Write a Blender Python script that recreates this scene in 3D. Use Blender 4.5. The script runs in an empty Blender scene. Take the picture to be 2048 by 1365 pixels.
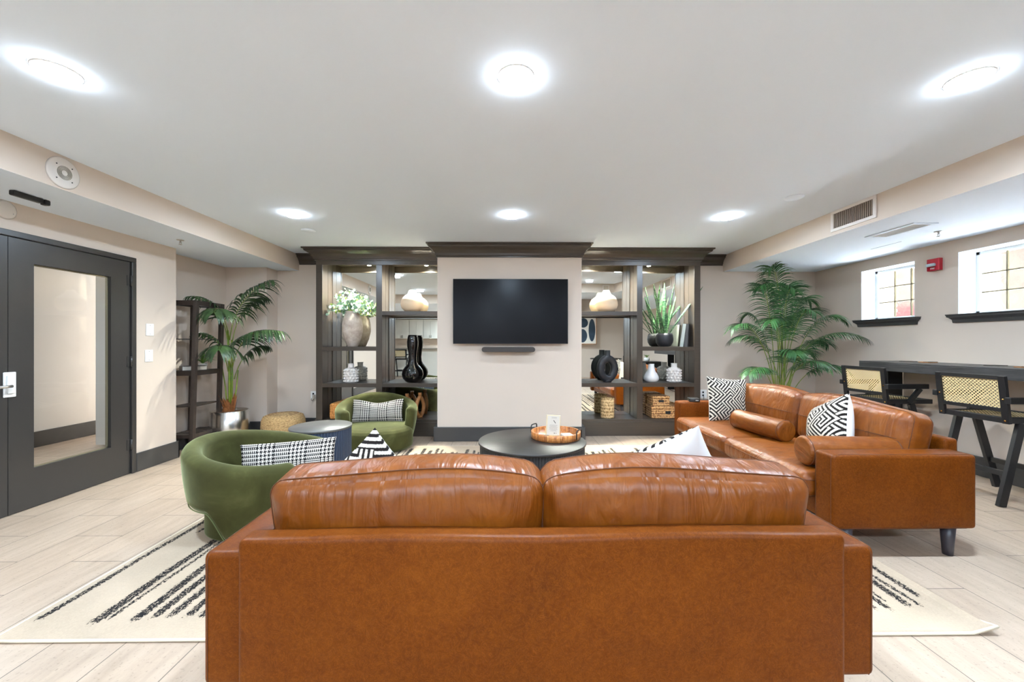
import bpy, bmesh, math, random
from mathutils import Vector, Matrix, Euler
R = math.radians
PI = math.pi
random.seed(7)
sc = bpy.context.scene

# ------------------------------------------------------------------ camera, world, exposure
cam_d = bpy.data.cameras.new('camera')
cam = bpy.data.objects.new('camera', cam_d)
sc.collection.objects.link(cam)
cam_d.sensor_width = 36.0
cam_d.lens = 36.0 * 790.0 / 2048.0
cam_d.shift_y = 2.5 / 2048.0
cam_d.clip_start = 0.05
cam.location = (0, 0, 1.27)
cam.rotation_euler = (R(90), 0, -9.0 / 790.0)
sc.camera = cam

sc.view_settings.view_transform = 'Standard'
sc.view_settings.look = 'None'
sc.view_settings.gamma = 1.0
sc.view_settings.use_curve_mapping = False
sc.view_settings.exposure = 1.56
LAMP = 23.0            # watts of one ceiling lamp
DAY = 5.0             # sky strength

w = bpy.data.worlds.new('world'); sc.world = w; w.use_nodes = True
wn = w.node_tree.nodes; wl = w.node_tree.links
bg = wn['Background']; bg.inputs[0].default_value = (0.86, 0.93, 1.0, 1); bg.inputs[1].default_value = DAY

COL = sc.collection

# ------------------------------------------------------------------ object helpers
def link(o):
    COL.objects.link(o); return o

def thing(name, label, cat, loc=(0, 0, 0), rot=(0, 0, 0), group=None, kind=None):
    o = bpy.data.objects.new(name, None); link(o)
    o.location = loc
    o.rotation_euler = rot if isinstance(rot, tuple) else (0, 0, rot)
    o['label'] = label; o['category'] = cat
    if group: o['group'] = group
    if kind: o['kind'] = kind
    return o

def tag(o, label, cat, group=None, kind=None):
    o['label'] = label; o['category'] = cat
    if group: o['group'] = group
    if kind: o['kind'] = kind
    return o

class MB:
    def __init__(s):
        s.bm = bmesh.new()
    def _new(s, verts, faces, mi=0, smooth=False):
        vs = [s.bm.verts.new(v) for v in verts]
        for f in faces:
            try:
                fc = s.bm.faces.new([vs[i] for i in f]); fc.material_index = mi; fc.smooth = smooth
            except ValueError:
                pass
        return vs
    def box(s, x0, x1, y0, y1, z0, z1, mi=0, mat=None):
        vv = [(x0, y0, z0), (x1, y0, z0), (x1, y1, z0), (x0, y1, z0), (x0, y0, z1), (x1, y0, z1), (x1, y1, z1), (x0, y1, z1)]
        if mat is not None: vv = [mat @ Vector(v) for v in vv]
        s._new(vv, [(3, 2, 1, 0), (4, 5, 6, 7), (0, 1, 5, 4), (1, 2, 6, 5), (2, 3, 7, 6), (3, 0, 4, 7)], mi)
        return s
    def cbox(s, c, sz, rot=None, mi=0):
        m = Matrix.Translation(c)
        if rot: m = m @ Euler(rot).to_matrix().to_4x4()
        return s.box(-sz[0] / 2, sz[0] / 2, -sz[1] / 2, sz[1] / 2, -sz[2] / 2, sz[2] / 2, mi, m)
    def beam(s, a, b, wx, wy, mi=0, up=(0, 0, 1)):
        # rectangular bar from a to b; wx along side, wy along 'up-ish'
        a = Vector(a); b = Vector(b); d = (b - a).normalized(); u = Vector(up)
        if abs(d.dot(u)) > .95: u = Vector((0, 1, 0))
        r = d.cross(u).normalized(); u = r.cross(d).normalized()
        vv = []
        for p in (a, b):
            for sx, sy in ((-1, -1), (1, -1), (1, 1), (-1, 1)):
                vv.append(p + r * sx * wx / 2 + u * sy * wy / 2)
        s._new(vv, [(3, 2, 1, 0), (4, 5, 6, 7), (0, 1, 5, 4), (1, 2, 6, 5), (2, 3, 7, 6), (3, 0, 4, 7)], mi)
        return s
    def lathe(s, prof, n=32, c=(0, 0, 0), mi=0, smooth=True, cap=True, sx=1, sy=1, rfun=None):
        c = Vector(c); vs = []
        for r, z in prof:
            for k in range(n):
                a = 2 * PI * k / n
                rr = r if rfun is None else rfun(r, a, z)
                vs.append(c + Vector((rr * math.cos(a) * sx, rr * math.sin(a) * sy, z)))
        fs = []
        for i in range(len(prof) - 1):
            for k in range(n):
                k2 = (k + 1) % n
                fs.append((i * n + k, i * n + k2, (i + 1) * n + k2, (i + 1) * n + k))
        if cap:
            if prof[0][0] > 1e-4: fs.append(tuple(reversed(range(n))))
            if prof[-1][0] > 1e-4: fs.append(tuple((len(prof) - 1) * n + k for k in range(n)))
        s._new(vs, fs, mi, smooth)
        return s
    def tube(s, pts, r, n=8, mi=0, closed=False, taper=None):
        pts = [Vector(p) for p in pts]; m = len(pts); vs = []
        prev = None
        for i, p in enumerate(pts):
            if closed: t = pts[(i + 1) % m] - pts[i - 1]
            else: t = pts[min(i + 1, m - 1)] - pts[max(i - 1, 0)]
            if t.length < 1e-9: t = Vector((0, 0, 1))
            t.normalize()
            if prev is None:
                u = t.orthogonal().normalized()
            else:
                u = prev - t * prev.dot(t)
                u = u.normalized() if u.length > 1e-6 else t.orthogonal().normalized()
            prev = u; v = t.cross(u)
            rr = r if taper is None else r * taper(i / (m - 1))
            for k in range(n):
                a = 2 * PI * k / n
                vs.append(p + (u * math.cos(a) + v * math.sin(a)) * rr)
        fs = []
        for i in range(m if closed else m - 1):
            j = (i + 1) % m
            for k in range(n):
                k2 = (k + 1) % n
                fs.append((i * n + k, i * n + k2, j * n + k2, j * n + k))
        if not closed:
            fs.append(tuple(reversed(range(n)))); fs.append(tuple((m - 1) * n + k for k in range(n)))
        s._new(vs, fs, mi, True)
        return s
    def grid(s, fn, nu, nv, mi=0, closed_u=False, closed_v=False, smooth=True):
        vs = [fn(i / (nu if closed_u else nu - 1), j / (nv if closed_v else nv - 1)) for i in range(nu) for j in range(nv)]
        fs = []
        for i in range(nu if closed_u else nu - 1):
            for j in range(nv if closed_v else nv - 1):
                a = i * nv + j; b = ((i + 1) % nu) * nv + j
                c = ((i + 1) % nu) * nv + (j + 1) % nv; d = i * nv + (j + 1) % nv
                fs.append((a, b, c, d))
        return s._new(vs, fs, mi, smooth)
    def sphere(s, c, r, mi=0, n=10, m=6, sc3=(1, 1, 1)):
        prof = [(math.sin(PI * i / m) * r, -math.cos(PI * i / m) * r) for i in range(m + 1)]
        c = Vector(c); vs = []
        for q, z in prof:
            for k in range(n):
                a = 2 * PI * k / n
                vs.append(c + Vector((q * math.cos(a) * sc3[0], q * math.sin(a) * sc3[1], z * sc3[2])))
        fs = [(i * n + k, i * n + (k + 1) % n, (i + 1) * n + (k + 1) % n, (i + 1) * n + k) for i in range(m) for k in range(n)]
        s._new(vs, fs, mi, True)
        return s
    def extrude_y(s, poly, y0, y1, mi=0, axis='y'):
        # closed polygon of (a, z) extruded along y (a = x) or along x (a = y)
        n = len(poly)
        if axis == 'y': vv = [(a, y0, z) for a, z in poly] + [(a, y1, z) for a, z in poly]
        elif axis == 'x': vv = [(y0, a, z) for a, z in poly] + [(y1, a, z) for a, z in poly]
        else: vv = [(a, b, y0) for a, b in poly] + [(a, b, y1) for a, b in poly]
        fs = [tuple(range(n)), tuple(reversed(range(n, 2 * n)))] + [(i, i + n, (i + 1) % n + n, (i + 1) % n) for i in range(n)]
        s._new(vv, fs, mi)
        return s
    def build(s, name, mats, parent=None, bevel=0, loc=None, rot=None, weld=False, seg=2, recalc=True):
        if weld: bmesh.ops.remove_doubles(s.bm, verts=s.bm.verts, dist=1e-5)
        if recalc: bmesh.ops.recalc_face_normals(s.bm, faces=s.bm.faces)
        me = bpy.data.meshes.new(name); s.bm.to_mesh(me); s.bm.free()
        if not isinstance(mats, (list, tuple)): mats = [mats]
        for m in mats: me.materials.append(m)
        o = bpy.data.objects.new(name, me); link(o)
        if parent is not None: o.parent = parent
        if loc: o.location = loc
        if rot: o.rotation_euler = rot
        if bevel:
            b = o.modifiers.new('bevel', 'BEVEL'); b.width = bevel; b.segments = seg; b.limit_method = 'ANGLE'; b.angle_limit = R(40)
            b.harden_normals = False
        return o

def part(name, mb, mat, parent, bevel=0, **k):
    return mb.build(name, mat, parent, bevel, **k)

def structure(name, mb, mat, bevel=0, **k):
    o = mb.build(name, mat, None, bevel, **k); o['kind'] = 'structure'; return o

def copy_tree(o, parent=None):
    c = o.copy(); link(c); c.parent = parent
    for ch in list(o.children): copy_tree(ch, c)
    return c

# ------------------------------------------------------------------ materials
def srgb(r, g, b):
    f = lambda c: (c / 255 / 12.92) if c / 255 <= .04045 else ((c / 255 + .055) / 1.055) ** 2.4
    return (f(r), f(g), f(b), 1)

class NT:
    def __init__(s, name):
        s.m = bpy.data.materials.new(name); s.m.use_nodes = True
        s.t = s.m.node_tree; s.b = s.t.nodes['Principled BSDF']; s.out = s.t.nodes['Material Output']
    def n(s, typ, **k):
        x = s.t.nodes.new(typ)
        for a, v in k.items(): setattr(x, a, v)
        return x
    def l(s, a, b): s.t.links.new(a, b)
    def inp(s, node, i, v):
        if hasattr(v, 'is_output') or isinstance(v, bpy.types.NodeSocket): s.l(v, node.inputs[i])
        elif v is not None: node.inputs[i].default_value = v
    def math(s, op, a, b=None, c=None):
        x = s.n('ShaderNodeMath', operation=op)
        s.inp(x, 0, a)
        if b is not None: s.inp(x, 1, b)
        if c is not None: s.inp(x, 2, c)
        return x.outputs[0]
    def mix(s, f, a, b, blend='MIX'):
        x = s.n('ShaderNodeMix', data_type='RGBA', blend_type=blend)
        s.inp(x, 0, f); s.inp(x, 6, a); s.inp(x, 7, b)
        return x.outputs[2]
    def coord(s, kind='Object'):
        return s.n('ShaderNodeTexCoord').outputs[kind]
    def mapping(s, v, scale=(1, 1, 1), loc=(0, 0, 0), rot=(0, 0, 0)):
        x = s.n('ShaderNodeMapping'); s.l(v, x.inputs[0])
        x.inputs['Scale'].default_value = scale; x.inputs['Location'].default_value = loc; x.inputs['Rotation'].default_value = rot
        return x.outputs[0]
    def noise(s, v, scale=5, detail=4, rough=.55, dist=0):
        x = s.n('ShaderNodeTexNoise'); s.l(v, x.inputs['Vector'])
        x.inputs['Scale'].default_value = scale; x.inputs['Detail'].default_value = detail
        x.inputs['Roughness'].default_value = rough; x.inputs['Distortion'].default_value = dist
        return x.outputs[0]
    def voronoi(s, v, scale=5, feature='F1'):
        x = s.n('ShaderNodeTexVoronoi', feature=feature); s.l(v, x.inputs['Vector']); x.inputs['Scale'].default_value = scale
        return x.outputs[0]
    def ramp(s, v, stops, interp='LINEAR'):
        x = s.n('ShaderNodeValToRGB'); s.l(v, x.inputs[0]); cr = x.color_ramp; cr.interpolation = interp
        while len(cr.elements) < len(stops): cr.elements.new(.5)
        for e, (p, c) in zip(cr.elements, stops): e.position = p; e.color = c if len(c) == 4 else (*c, 1)
        return x.outputs[0]
    def bump(s, h, strength=.3, dist=.01, normal=None):
        x = s.n('ShaderNodeBump'); s.l(h, x.inputs['Height'])
        x.inputs['Strength'].default_value = strength; x.inputs['Distance'].default_value = dist
        if normal is not None: s.l(normal, x.inputs['Normal'])
        return x.outputs[0]
    def set(s, base=None, rough=None, metal=None, normal=None, **k):
        if base is not None: s.inp(s.b, 'Base Color', base)
        if rough is not None: s.inp(s.b, 'Roughness', rough)
        if metal is not None: s.inp(s.b, 'Metallic', metal)
        if normal is not None: s.l(normal, s.b.inputs['Normal'])
        for a, v in k.items(): s.inp(s.b, a.replace('_', ' '), v)
        return s.m

def simple(name, c, rough=.5, metal=0, bump=0, bscale=200, var=0, vscale=3, **k):
    t = NT(name); v = t.coord()
    base = c
    if var:
        nz = t.noise(v, vscale, 5)
        a = tuple(min(1, x * (1 - var)) for x in c[:3]) + (1,); b = tuple(min(1, x * (1 + var)) for x in c[:3]) + (1,)
        base = t.ramp(nz, [(.3, a), (.7, b)])
    nrm = t.bump(t.noise(v, bscale, 3), bump, .002) if bump else None
    return t.set(base, rough, metal, nrm, **k)

M = {}
M['wall'] = simple('wall_paint', srgb(209, 193, 178), .6, bump=.05, bscale=180, var=.015, vscale=1.2)
M['ceiling'] = simple('ceiling_paint', srgb(234, 244, 255), .9, bump=.04, bscale=150)
M['wallw'] = simple('hall_paint', srgb(222, 214, 206), .6)
M['dark'] = simple('charcoal_trim_paint', srgb(62, 60, 59), .38, bump=.05, bscale=90, var=.05, vscale=6)
def brownwood():
    t = NT('dark_brown_painted_wood'); v = t.coord()
    g = t.noise(t.mapping(v, (1.5, 14, 60)), 2.0, 4)
    c = t.ramp(g, [(.25, srgb(60, 51, 43)), (.75, srgb(70, 60, 51))])
    return t.set(c, .3, 0, t.bump(g, .08, .002), Specular_IOR_Level=.6)
M['case'] = brownwood()
M['door'] = simple('door_paint', srgb(54, 51, 49), .33, bump=.12, bscale=60, var=.03)
M['black'] = simple('black_satin', srgb(28, 27, 28), .4)
M['blackgloss'] = simple('black_glaze', srgb(12, 10, 11), .06, Coat_Weight=.6)
M['blackmatt'] = simple('black_ceramic', srgb(34, 34, 38), .5, bump=.1, bscale=250)
M['metal'] = simple('satin_steel', srgb(200, 198, 195), .28, 1)
M['chrome'] = simple('polished_steel', srgb(225, 225, 225), .1, 1)
M['brass'] = simple('brass_screw', srgb(200, 150, 80), .25, 1)
M['white'] = simple('white_plastic', srgb(236, 234, 230), .4)
M['offwhite'] = simple('painted_speaker_cover', srgb(222, 214, 206), .5)
M['screen'] = simple('tv_screen', srgb(24, 24, 27), .22, Specular_IOR_Level=.12)
M['slot'] = simple('dark_recess', srgb(20, 19, 18), .8)
M['red'] = simple('red_enamel', srgb(176, 24, 44), .3)
M['lens'] = simple('clear_strobe_lens', srgb(190, 205, 215), .15)
M['paper'] = simple('paper', srgb(200, 192, 178), .7)
M['grey'] = simple('window_frame_paint', srgb(206, 206, 202), .5)
M['thread'] = simple('stitching', srgb(92, 48, 18), .7)
M['greenthread'] = simple('green_piping', srgb(112, 122, 76), .7)
M['mirror'] = simple('mirror_silver', (.86, .86, .80, 1), .0, 1)
M['cabwhite'] = simple('white_cabinet_paint', srgb(236, 232, 222), .4)
M['granite'] = simple('granite', srgb(150, 140, 128), .3, var=.25, vscale=60)

def emit(name, c, s):
    t = NT(name); t.set((0, 0, 0, 1), .5)
    t.b.inputs['Emission Color'].default_value = c; t.b.inputs['Emission Strength'].default_value = s
    return t.m
M['lamp'] = emit('lamp_diffuser', (.80, .90, 1, 1), 26)
M['puck'] = emit('puck_lamp', (1, .97, .88, 1), 25)

def tilefloor():
    t = NT('stone_look_plank_tile'); v = t.coord('Object')
    sp = t.n('ShaderNodeSeparateXYZ'); t.l(v, sp.inputs[0])
    cx = t.math('ADD', sp.outputs[1], 61 - 2.315); cy = t.math('ADD', sp.outputs[0], 30.5 + 2.22)
    cb = t.n('ShaderNodeCombineXYZ'); t.l(cx, cb.inputs[0]); t.l(cy, cb.inputs[1])
    br = t.n('ShaderNodeTexBrick'); t.l(cb.outputs[0], br.inputs['Vector'])
    br.offset = .5; br.offset_frequency = 2; br.squash = 1
    br.inputs['Scale'].default_value = 1; br.inputs['Brick Width'].default_value = .61; br.inputs['Row Height'].default_value = .305
    br.inputs['Mortar Size'].default_value = .0022; br.inputs['Mortar Smooth'].default_value = .1; br.inputs['Bias'].default_value = 0
    br.inputs['Color1'].default_value = (0, 0, 0, 1); br.inputs['Color2'].default_value = (1, 1, 1, 1); br.inputs['Mortar'].default_value = (.5, .5, .5, 1)
    per = t.ramp(br.outputs['Color'], [(0, srgb(176, 154, 133)), (1, srgb(192, 170, 148))])
    g = t.noise(t.mapping(v, (7, 1.2, 1)), 3, 6, .6)
    g2 = t.noise(v, 70, 3, .7)
    c = t.mix(.5, per, t.ramp(g, [(.25, srgb(152, 129, 109)), (.5, srgb(184, 160, 139)), (.75, srgb(204, 181, 160))]))
    spk = t.ramp(g2, [(.30, (.60, .57, .54, 1)), (.42, (1, 1, 1, 1))])
    c = t.mix(.75, c, spk, 'MULTIPLY')
    c = t.mix(br.outputs['Fac'], c, srgb(100, 88, 76))
    h = t.math('SUBTRACT', t.math('MULTIPLY', g, .15), br.outputs['Fac'])
    return t.set(c, .42, 0, t.bump(h, .25, .003))
M['floor'] = tilefloor()

def leather():
    t = NT('cognac_leather'); v = t.coord()
    big = t.noise(v, 2.6, 6, .65, .4); med = t.noise(v, 14, 5, .7); fine = t.noise(t.mapping(v, (1, 1, 1)), 60, 4, .7)
    c = t.ramp(big, [(.28, srgb(85, 38, 3)), (.5, srgb(102, 47, 4)), (.72, srgb(119, 61, 10))])
    c = t.mix(.20, c, t.ramp(med, [(.3, srgb(72, 30, 2)), (.7, srgb(115, 59, 9))]))
    c = t.mix(.25, c, t.ramp(fine, [(.35, srgb(74, 32, 2)), (.65, srgb(124, 67, 13))]))
    vein = t.noise(t.mapping(v, (1, 1, 1), rot=(.5, .9, .3)), 26, 6, .75, 2.2)
    c = t.mix(t.ramp(t.math('ABSOLUTE', t.math('SUBTRACT', vein, .5)), [(0, (.32, .32, .32, 1)), (.022, (0, 0, 0, 1))]), c, srgb(160, 90, 27))
    vor = t.voronoi(t.mapping(v, (1, 1, 1)), 260, 'DISTANCE_TO_EDGE')
    n1 = t.bump(vor, .12, .001); n2 = t.bump(med, .12, .01, n1)
    return t.set(c, t.math('MULTIPLY_ADD', med, .25, .32), 0, n2, Specular_IOR_Level=.12)
M['leather'] = leather()
def leather_wrinkle():
    # loose cushion leather: same hide, with pulled folds
    t = NT('cognac_cushion_leather'); v = t.coord()
    big = t.noise(v, 2.6, 6, .65, .4); med = t.noise(v, 14, 5, .7)
    c = t.ramp(big, [(.28, srgb(99, 47, 4)), (.5, srgb(121, 60, 8)), (.72, srgb(140, 77, 15))])
    c = t.mix(.35, c, t.ramp(med, [(.3, srgb(88, 39, 4)), (.7, srgb(146, 83, 18))]))
    fold = t.noise(t.mapping(v, (9, 3, 2.2)), 1.6, 3, .5, 1.2)
    n2 = t.bump(fold, .5, .03); n1 = t.bump(t.voronoi(v, 240, 'DISTANCE_TO_EDGE'), .12, .001, n2)
    return t.set(c, .38, 0, n1, Specular_IOR_Level=.4)
M['cleather'] = leather_wrinkle()

def velvet():
    t = NT('green_velvet'); v = t.coord()
    a = t.noise(v, 4.5, 5, .6, .5); b = t.noise(v, 300, 2)
    c = t.ramp(a, [(.3, srgb(56, 54, 23)), (.55, srgb(68, 67, 32)), (.75, srgb(87, 86, 47))])
    return t.set(c, .85, 0, t.bump(b, .15, .001), Sheen_Weight=.7, Sheen_Roughness=.35, Sheen_Tint=srgb(190, 196, 150), Specular_IOR_Level=.2)
M['velvet'] = velvet()

def attr_mat(name, rough=.9, bumps=.5, bscale=260, ragged=0, dark=None, light=None):
    t = NT(name); v = t.coord()
    at = t.n('ShaderNodeAttribute', attribute_name='pat')
    nz = t.noise(t.mapping(v, (1, .4, 1)) if ragged else v, bscale, 3, .7)
    if ragged:
        s = t.math('ADD', at.outputs['Fac'], t.math('MULTIPLY', t.math('SUBTRACT', nz, .5), ragged))
        r2 = t.noise(v, bscale * .35, 2)
        s = t.math('ADD', s, t.math('MULTIPLY', t.math('SUBTRACT', r2, .5), ragged * .6))
        f = t.ramp(s, [(.47, (0, 0, 0, 1)), (.56, (1, 1, 1, 1))])
        lt = t.ramp(t.math('ADD', t.math('MULTIPLY', t.noise(v, 3, 4), .6), t.math('MULTIPLY', t.noise(v, 110, 3, .7), .4)), [(.38, tuple(x * .84 for x in light[:3]) + (1,)), (.62, light)])
        c = t.mix(f, lt, dark)
    else:
        c = t.mix(at.outputs['Fac'], light, dark)
    return t.set(c, rough, 0, t.bump(nz, bumps, .004), Specular_IOR_Level=.15)
M['rug'] = attr_mat('cream_pile_rug', .95, .6, 230, 1.5, srgb(38, 35, 34), srgb(196, 174, 150))
M['mud'] = attr_mat('woven_black_cream_cloth', .9, .6, 330, 0, srgb(34, 28, 26), srgb(216, 204, 186))
M['pillowwhite'] = simple('white_cotton_back', srgb(226, 223, 220), .8, bump=.25, bscale=9)
M['binding'] = simple('rug_binding', srgb(224, 210, 186), .85)

def houndstooth():
    t = NT('glen_plaid_cloth')
    uv = t.n('ShaderNodeAttribute', attribute_name='pat').outputs['Vector']
    sp = t.n('ShaderNodeSeparateXYZ'); t.l(uv, sp.inputs[0])
    Y = 1 / .0034
    px = t.math('FLOOR', t.math('MULTIPLY', sp.outputs[0], Y)); py = t.math('FLOOR', t.math('MULTIPLY', sp.outputs[1], Y))
    def thread(p):
        band = t.math('LESS_THAN', t.math('FLOORED_MODULO', p, 64), 36)
        a = t.math('LESS_THAN', t.math('FLOORED_MODULO', p, 8), 4)
        b = t.math('LESS_THAN', t.math('FLOORED_MODULO', p, 4), 2)
        return t.math('ADD', t.math('MULTIPLY', band, a), t.math('MULTIPLY', t.math('SUBTRACT', 1, band), b))
    tw = t.math('LESS_THAN', t.math('FLOORED_MODULO', t.math('ADD', px, py), 4), 2)
    A = thread(px); B = thread(py)
    f = t.math('ADD', t.math('MULTIPLY', tw, A), t.math('MULTIPLY', t.math('SUBTRACT', 1, tw), B))
    c = t.mix(f, srgb(212, 202, 190), srgb(32, 27, 29))
    return t.set(c, .9, 0, t.bump(t.noise(t.coord(), 350, 2), .4, .002), Specular_IOR_Level=.15)
M['hound'] = houndstooth()

def wood_black():
    t = NT('black_stained_oak'); v = t.coord()
    g = t.noise(t.mapping(v, (3, 26, 26)), 2, 6, .65, .6)
    c = t.ramp(g, [(.35, srgb(28, 24, 21)), (.6, srgb(48, 42, 38)), (.75, srgb(72, 64, 58))])
    return t.set(c, .42, 0, t.bump(g, .25, .003))
M['blackoak'] = wood_black()
def wood_grey():
    t = NT('charcoal_stained_counter'); v = t.coord()
    g = t.noise(t.mapping(v, (20, 2.2, 30)), 2, 5, .6, .4)
    c = t.ramp(g, [(.35, srgb(48, 47, 48)), (.65, srgb(72, 70, 70))])
    return t.set(c, .38, 0, t.bump(g, .15, .002))
M['counter'] = wood_grey()
M['navy'] = simple('dark_slate_flutes', srgb(56, 66, 84), .42, bump=.1, bscale=60)
M['blackflute'] = simple('black_flutes', srgb(44, 42, 42), .45)
M['tabletopgrey'] = simple('grey_black_top', srgb(96, 92, 88), .35, bump=.1, bscale=60, var=.1, vscale=5)
M['rackwood'] = simple('espresso_wood', srgb(56, 46, 40), .4, var=.15, vscale=20)
def cane():
    t = NT('cane_webbing')
    v = t.coord('Object'); at = t.n('ShaderNodeAttribute', attribute_name='pat').outputs['Vector']
    sp = t.n('ShaderNodeSeparateXYZ'); t.l(at, sp.inputs[0])
    S = 1 / .026
    a = t.math('SUBTRACT', t.math('FRACT', t.math('MULTIPLY', sp.outputs[0], S)), .5); b = t.math('SUBTRACT', t.math('FRACT', t.math('MULTIPLY', sp.outputs[1], S)), .5)
    d = t.math('ADD', t.math('MULTIPLY', a, a), t.math('MULTIPLY', b, b))
    
    # finer half-offset openings between strands
    a2 = t.math('SUBTRACT', t.math('FRACT', t.math('MULTIPLY_ADD', sp.outputs[0], S, .5)), .5); b2 = t.math('SUBTRACT', t.math('FRACT', t.math('MULTIPLY_ADD', sp.outputs[1], S, .5)), .5)
    d2 = t.math('ADD', t.math('MULTIPLY', a2, a2), t.math('MULTIPLY', b2, b2))
    hole = t.math('LESS_THAN', t.math('MINIMUM', d, d2), .042)
    seam = t.ramp(t.math('MINIMUM', d, d2), [(.04, (.62, .55, .45, 1)), (.09, (1, 1, 1, 1))])
    c = t.mix(1, srgb(222, 196, 144), seam, 'MULTIPLY')
    t.set(c, .55)
    tr = t.n('ShaderNodeBsdfTransparent'); mx = t.n('ShaderNodeMixShader')
    t.l(hole, mx.inputs[0]); t.l(t.b.outputs[0], mx.inputs[1]); t.l(tr.outputs[0], mx.inputs[2]); t.l(mx.outputs[0], t.out.inputs[0])
    return t.m
M['cane'] = cane()
def woven(name, c1, c2, sx=60, sz=90):
    t = NT(name); v = t.coord()
    w1 = t.n('ShaderNodeTexWave', wave_type='BANDS', bands_direction='Z'); t.l(v, w1.inputs[0]); w1.inputs['Scale'].default_value = sz / 6.28; w1.inputs['Distortion'].default_value = 2.5; w1.inputs['Detail Scale'].default_value = 6
    vo = t.voronoi(t.mapping(v, (sx, sx, sz * .8)), 1)
    h = t.math('ADD', t.math('MULTIPLY', w1.outputs[1], .5), t.math('SUBTRACT', 1, vo))
    c = t.ramp(h, [(.3, c1), (.9, c2)])
    return t.set(c, .75, 0, t.bump(h, .9, .008))
M['jute'] = woven('jute_rope', srgb(150, 108, 62), srgb(222, 184, 128), 40, 180)
M['hyacinth'] = woven('water_hyacinth_weave', srgb(120, 72, 34), srgb(206, 156, 100), 60, 60)
M['lattice'] = woven('pale_cane_weave', srgb(150, 108, 60), srgb(232, 196, 142), 80, 45)
M['orangebasket'] = woven('honey_weave', srgb(150, 88, 34), srgb(228, 156, 82), 60, 100)
def traywood():
    t = NT('acacia_mosaic'); v = t.coord()
    vo = t.n('ShaderNodeTexVoronoi'); t.l(t.mapping(v, (60, 60, 6)), vo.inputs['Vector']); vo.inputs['Scale'].default_value = 1.3
    g = t.noise(v, 60, 4)
    c = t.mix(.35, t.ramp(vo.outputs['Color'], [(.1, srgb(120, 58, 22)), (.5, srgb(186, 102, 44)), (.9, srgb(226, 160, 92))]), t.ramp(g, [(.3, srgb(110, 52, 18)), (.7, srgb(232, 168, 100))]))
    return t.set(c, .3)
M['acacia'] = traywood()
M['sculptwood'] = simple('carved_wood', srgb(176, 116, 64), .5, var=.25, vscale=18)
def stonevase():
    t = NT('weathered_stone_glaze'); v = t.coord()
    g = t.noise(v, 9, 6, .7); r = t.noise(t.mapping(v, (1, 1, 14)), 8, 3)
    c = t.ramp(g, [(.3, srgb(150, 132, 118)), (.55, srgb(184, 168, 154)), (.75, srgb(206, 194, 182))])
    return t.set(c, .8, 0, t.bump(r, .35, .004))
M['stone'] = stonevase()
def twotone():
    t = NT('cream_and_tan_ceramic'); v = t.coord(); sp = t.n('ShaderNodeSeparateXYZ'); t.l(v, sp.inputs[0])
    f = t.math('GREATER_THAN', sp.outputs[2], .175)
    c = t.mix(f, srgb(214, 190, 160), srgb(240, 232, 220))
    return t.set(c, .55)
M['twotone'] = twotone()
M['ceramic'] = simple('white_ceramic', srgb(222, 216, 212), .3)
M['hobnail'] = simple('warm_white_bisque', srgb(214, 204, 196), .55)
M['soil'] = simple('bark_mulch', srgb(110, 76, 50), .9, bump=.8, bscale=60, var=.4, vscale=60)
M['moss'] = simple('gold_moss', srgb(190, 160, 60), .9, bump=.8, bscale=80, var=.3, vscale=60)
def leafmat(name, c1, c2, rough=.38, sc_=8, spec=.5):
    t = NT(name); v = t.coord()
    g = t.noise(v, sc_, 3)
    return t.set(t.ramp(g, [(.3, c1), (.7, c2)]), rough, Specular_IOR_Level=spec)
M['palm1'] = leafmat('kentia_leaf', srgb(28, 48, 24), srgb(66, 90, 50))
M['palm2'] = leafmat('areca_leaf', srgb(24, 62, 32), srgb(70, 120, 62))
M['stem'] = leafmat('green_cane', srgb(96, 130, 40), srgb(150, 160, 60), .5)
M['husk'] = simple('brown_fibre', srgb(140, 84, 40), .9, bump=.7, bscale=70, var=.3, vscale=40)
M['potleaf'] = leafmat('bright_leaf', srgb(70, 120, 36), srgb(140, 180, 70))
M['eucal'] = leafmat('eucalyptus_leaf', srgb(104, 140, 116), srgb(170, 196, 172), .6)
M['eucal2'] = leafmat('lime_leaf', srgb(150, 180, 70), srgb(200, 214, 110), .6)
M['flower'] = simple('white_petals', srgb(246, 246, 238), .7)
def snake():
    t = NT('snake_leaf'); v = t.coord()
    g = t.noise(t.mapping(v, (9, 9, 46)), 1.4, 4, .6, 1)
    c = t.ramp(g, [(.38, srgb(26, 54, 34)), (.5, srgb(52, 92, 56)), (.62, srgb(118, 154, 104))])
    return t.set(c, .4)
M['snake'] = snake()
def glass(name, tint=(1, 1, 1, 1), refl=.08):
    t = NT(name)
    tr = t.n('ShaderNodeBsdfTransparent'); tr.inputs[0].default_value = tint
    gl = t.n('ShaderNodeBsdfGlossy'); gl.inputs['Roughness'].default_value = .02
    mx = t.n('ShaderNodeMixShader'); mx.inputs[0].default_value = refl
    t.l(tr.outputs[0], mx.inputs[1]); t.l(gl.outputs[0], mx.inputs[2]); t.l(mx.outputs[0], t.out.inputs[0])
    return t.m
M['glass'] = glass('door_glass', (.985, .985, .96, 1), .05)
def wavyglass():
    t = NT('wavy_window_glass'); v = t.coord()
    tr = t.n('ShaderNodeBsdfRefraction'); tr.inputs['IOR'].default_value = 1.06; tr.inputs['Roughness'].default_value = .02
    t.l(t.bump(t.noise(v, 9, 3, .5, 1), .8, .06), tr.inputs['Normal'])
    tt = t.n('ShaderNodeBsdfTransparent'); mx = t.n('ShaderNodeMixShader'); mx.inputs[0].default_value = .5
    t.l(tr.outputs[0], mx.inputs[1]); t.l(tt.outputs[0], mx.inputs[2]); t.l(mx.outputs[0], t.out.inputs[0])
    return t.m
M['wglass'] = wavyglass()
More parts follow.
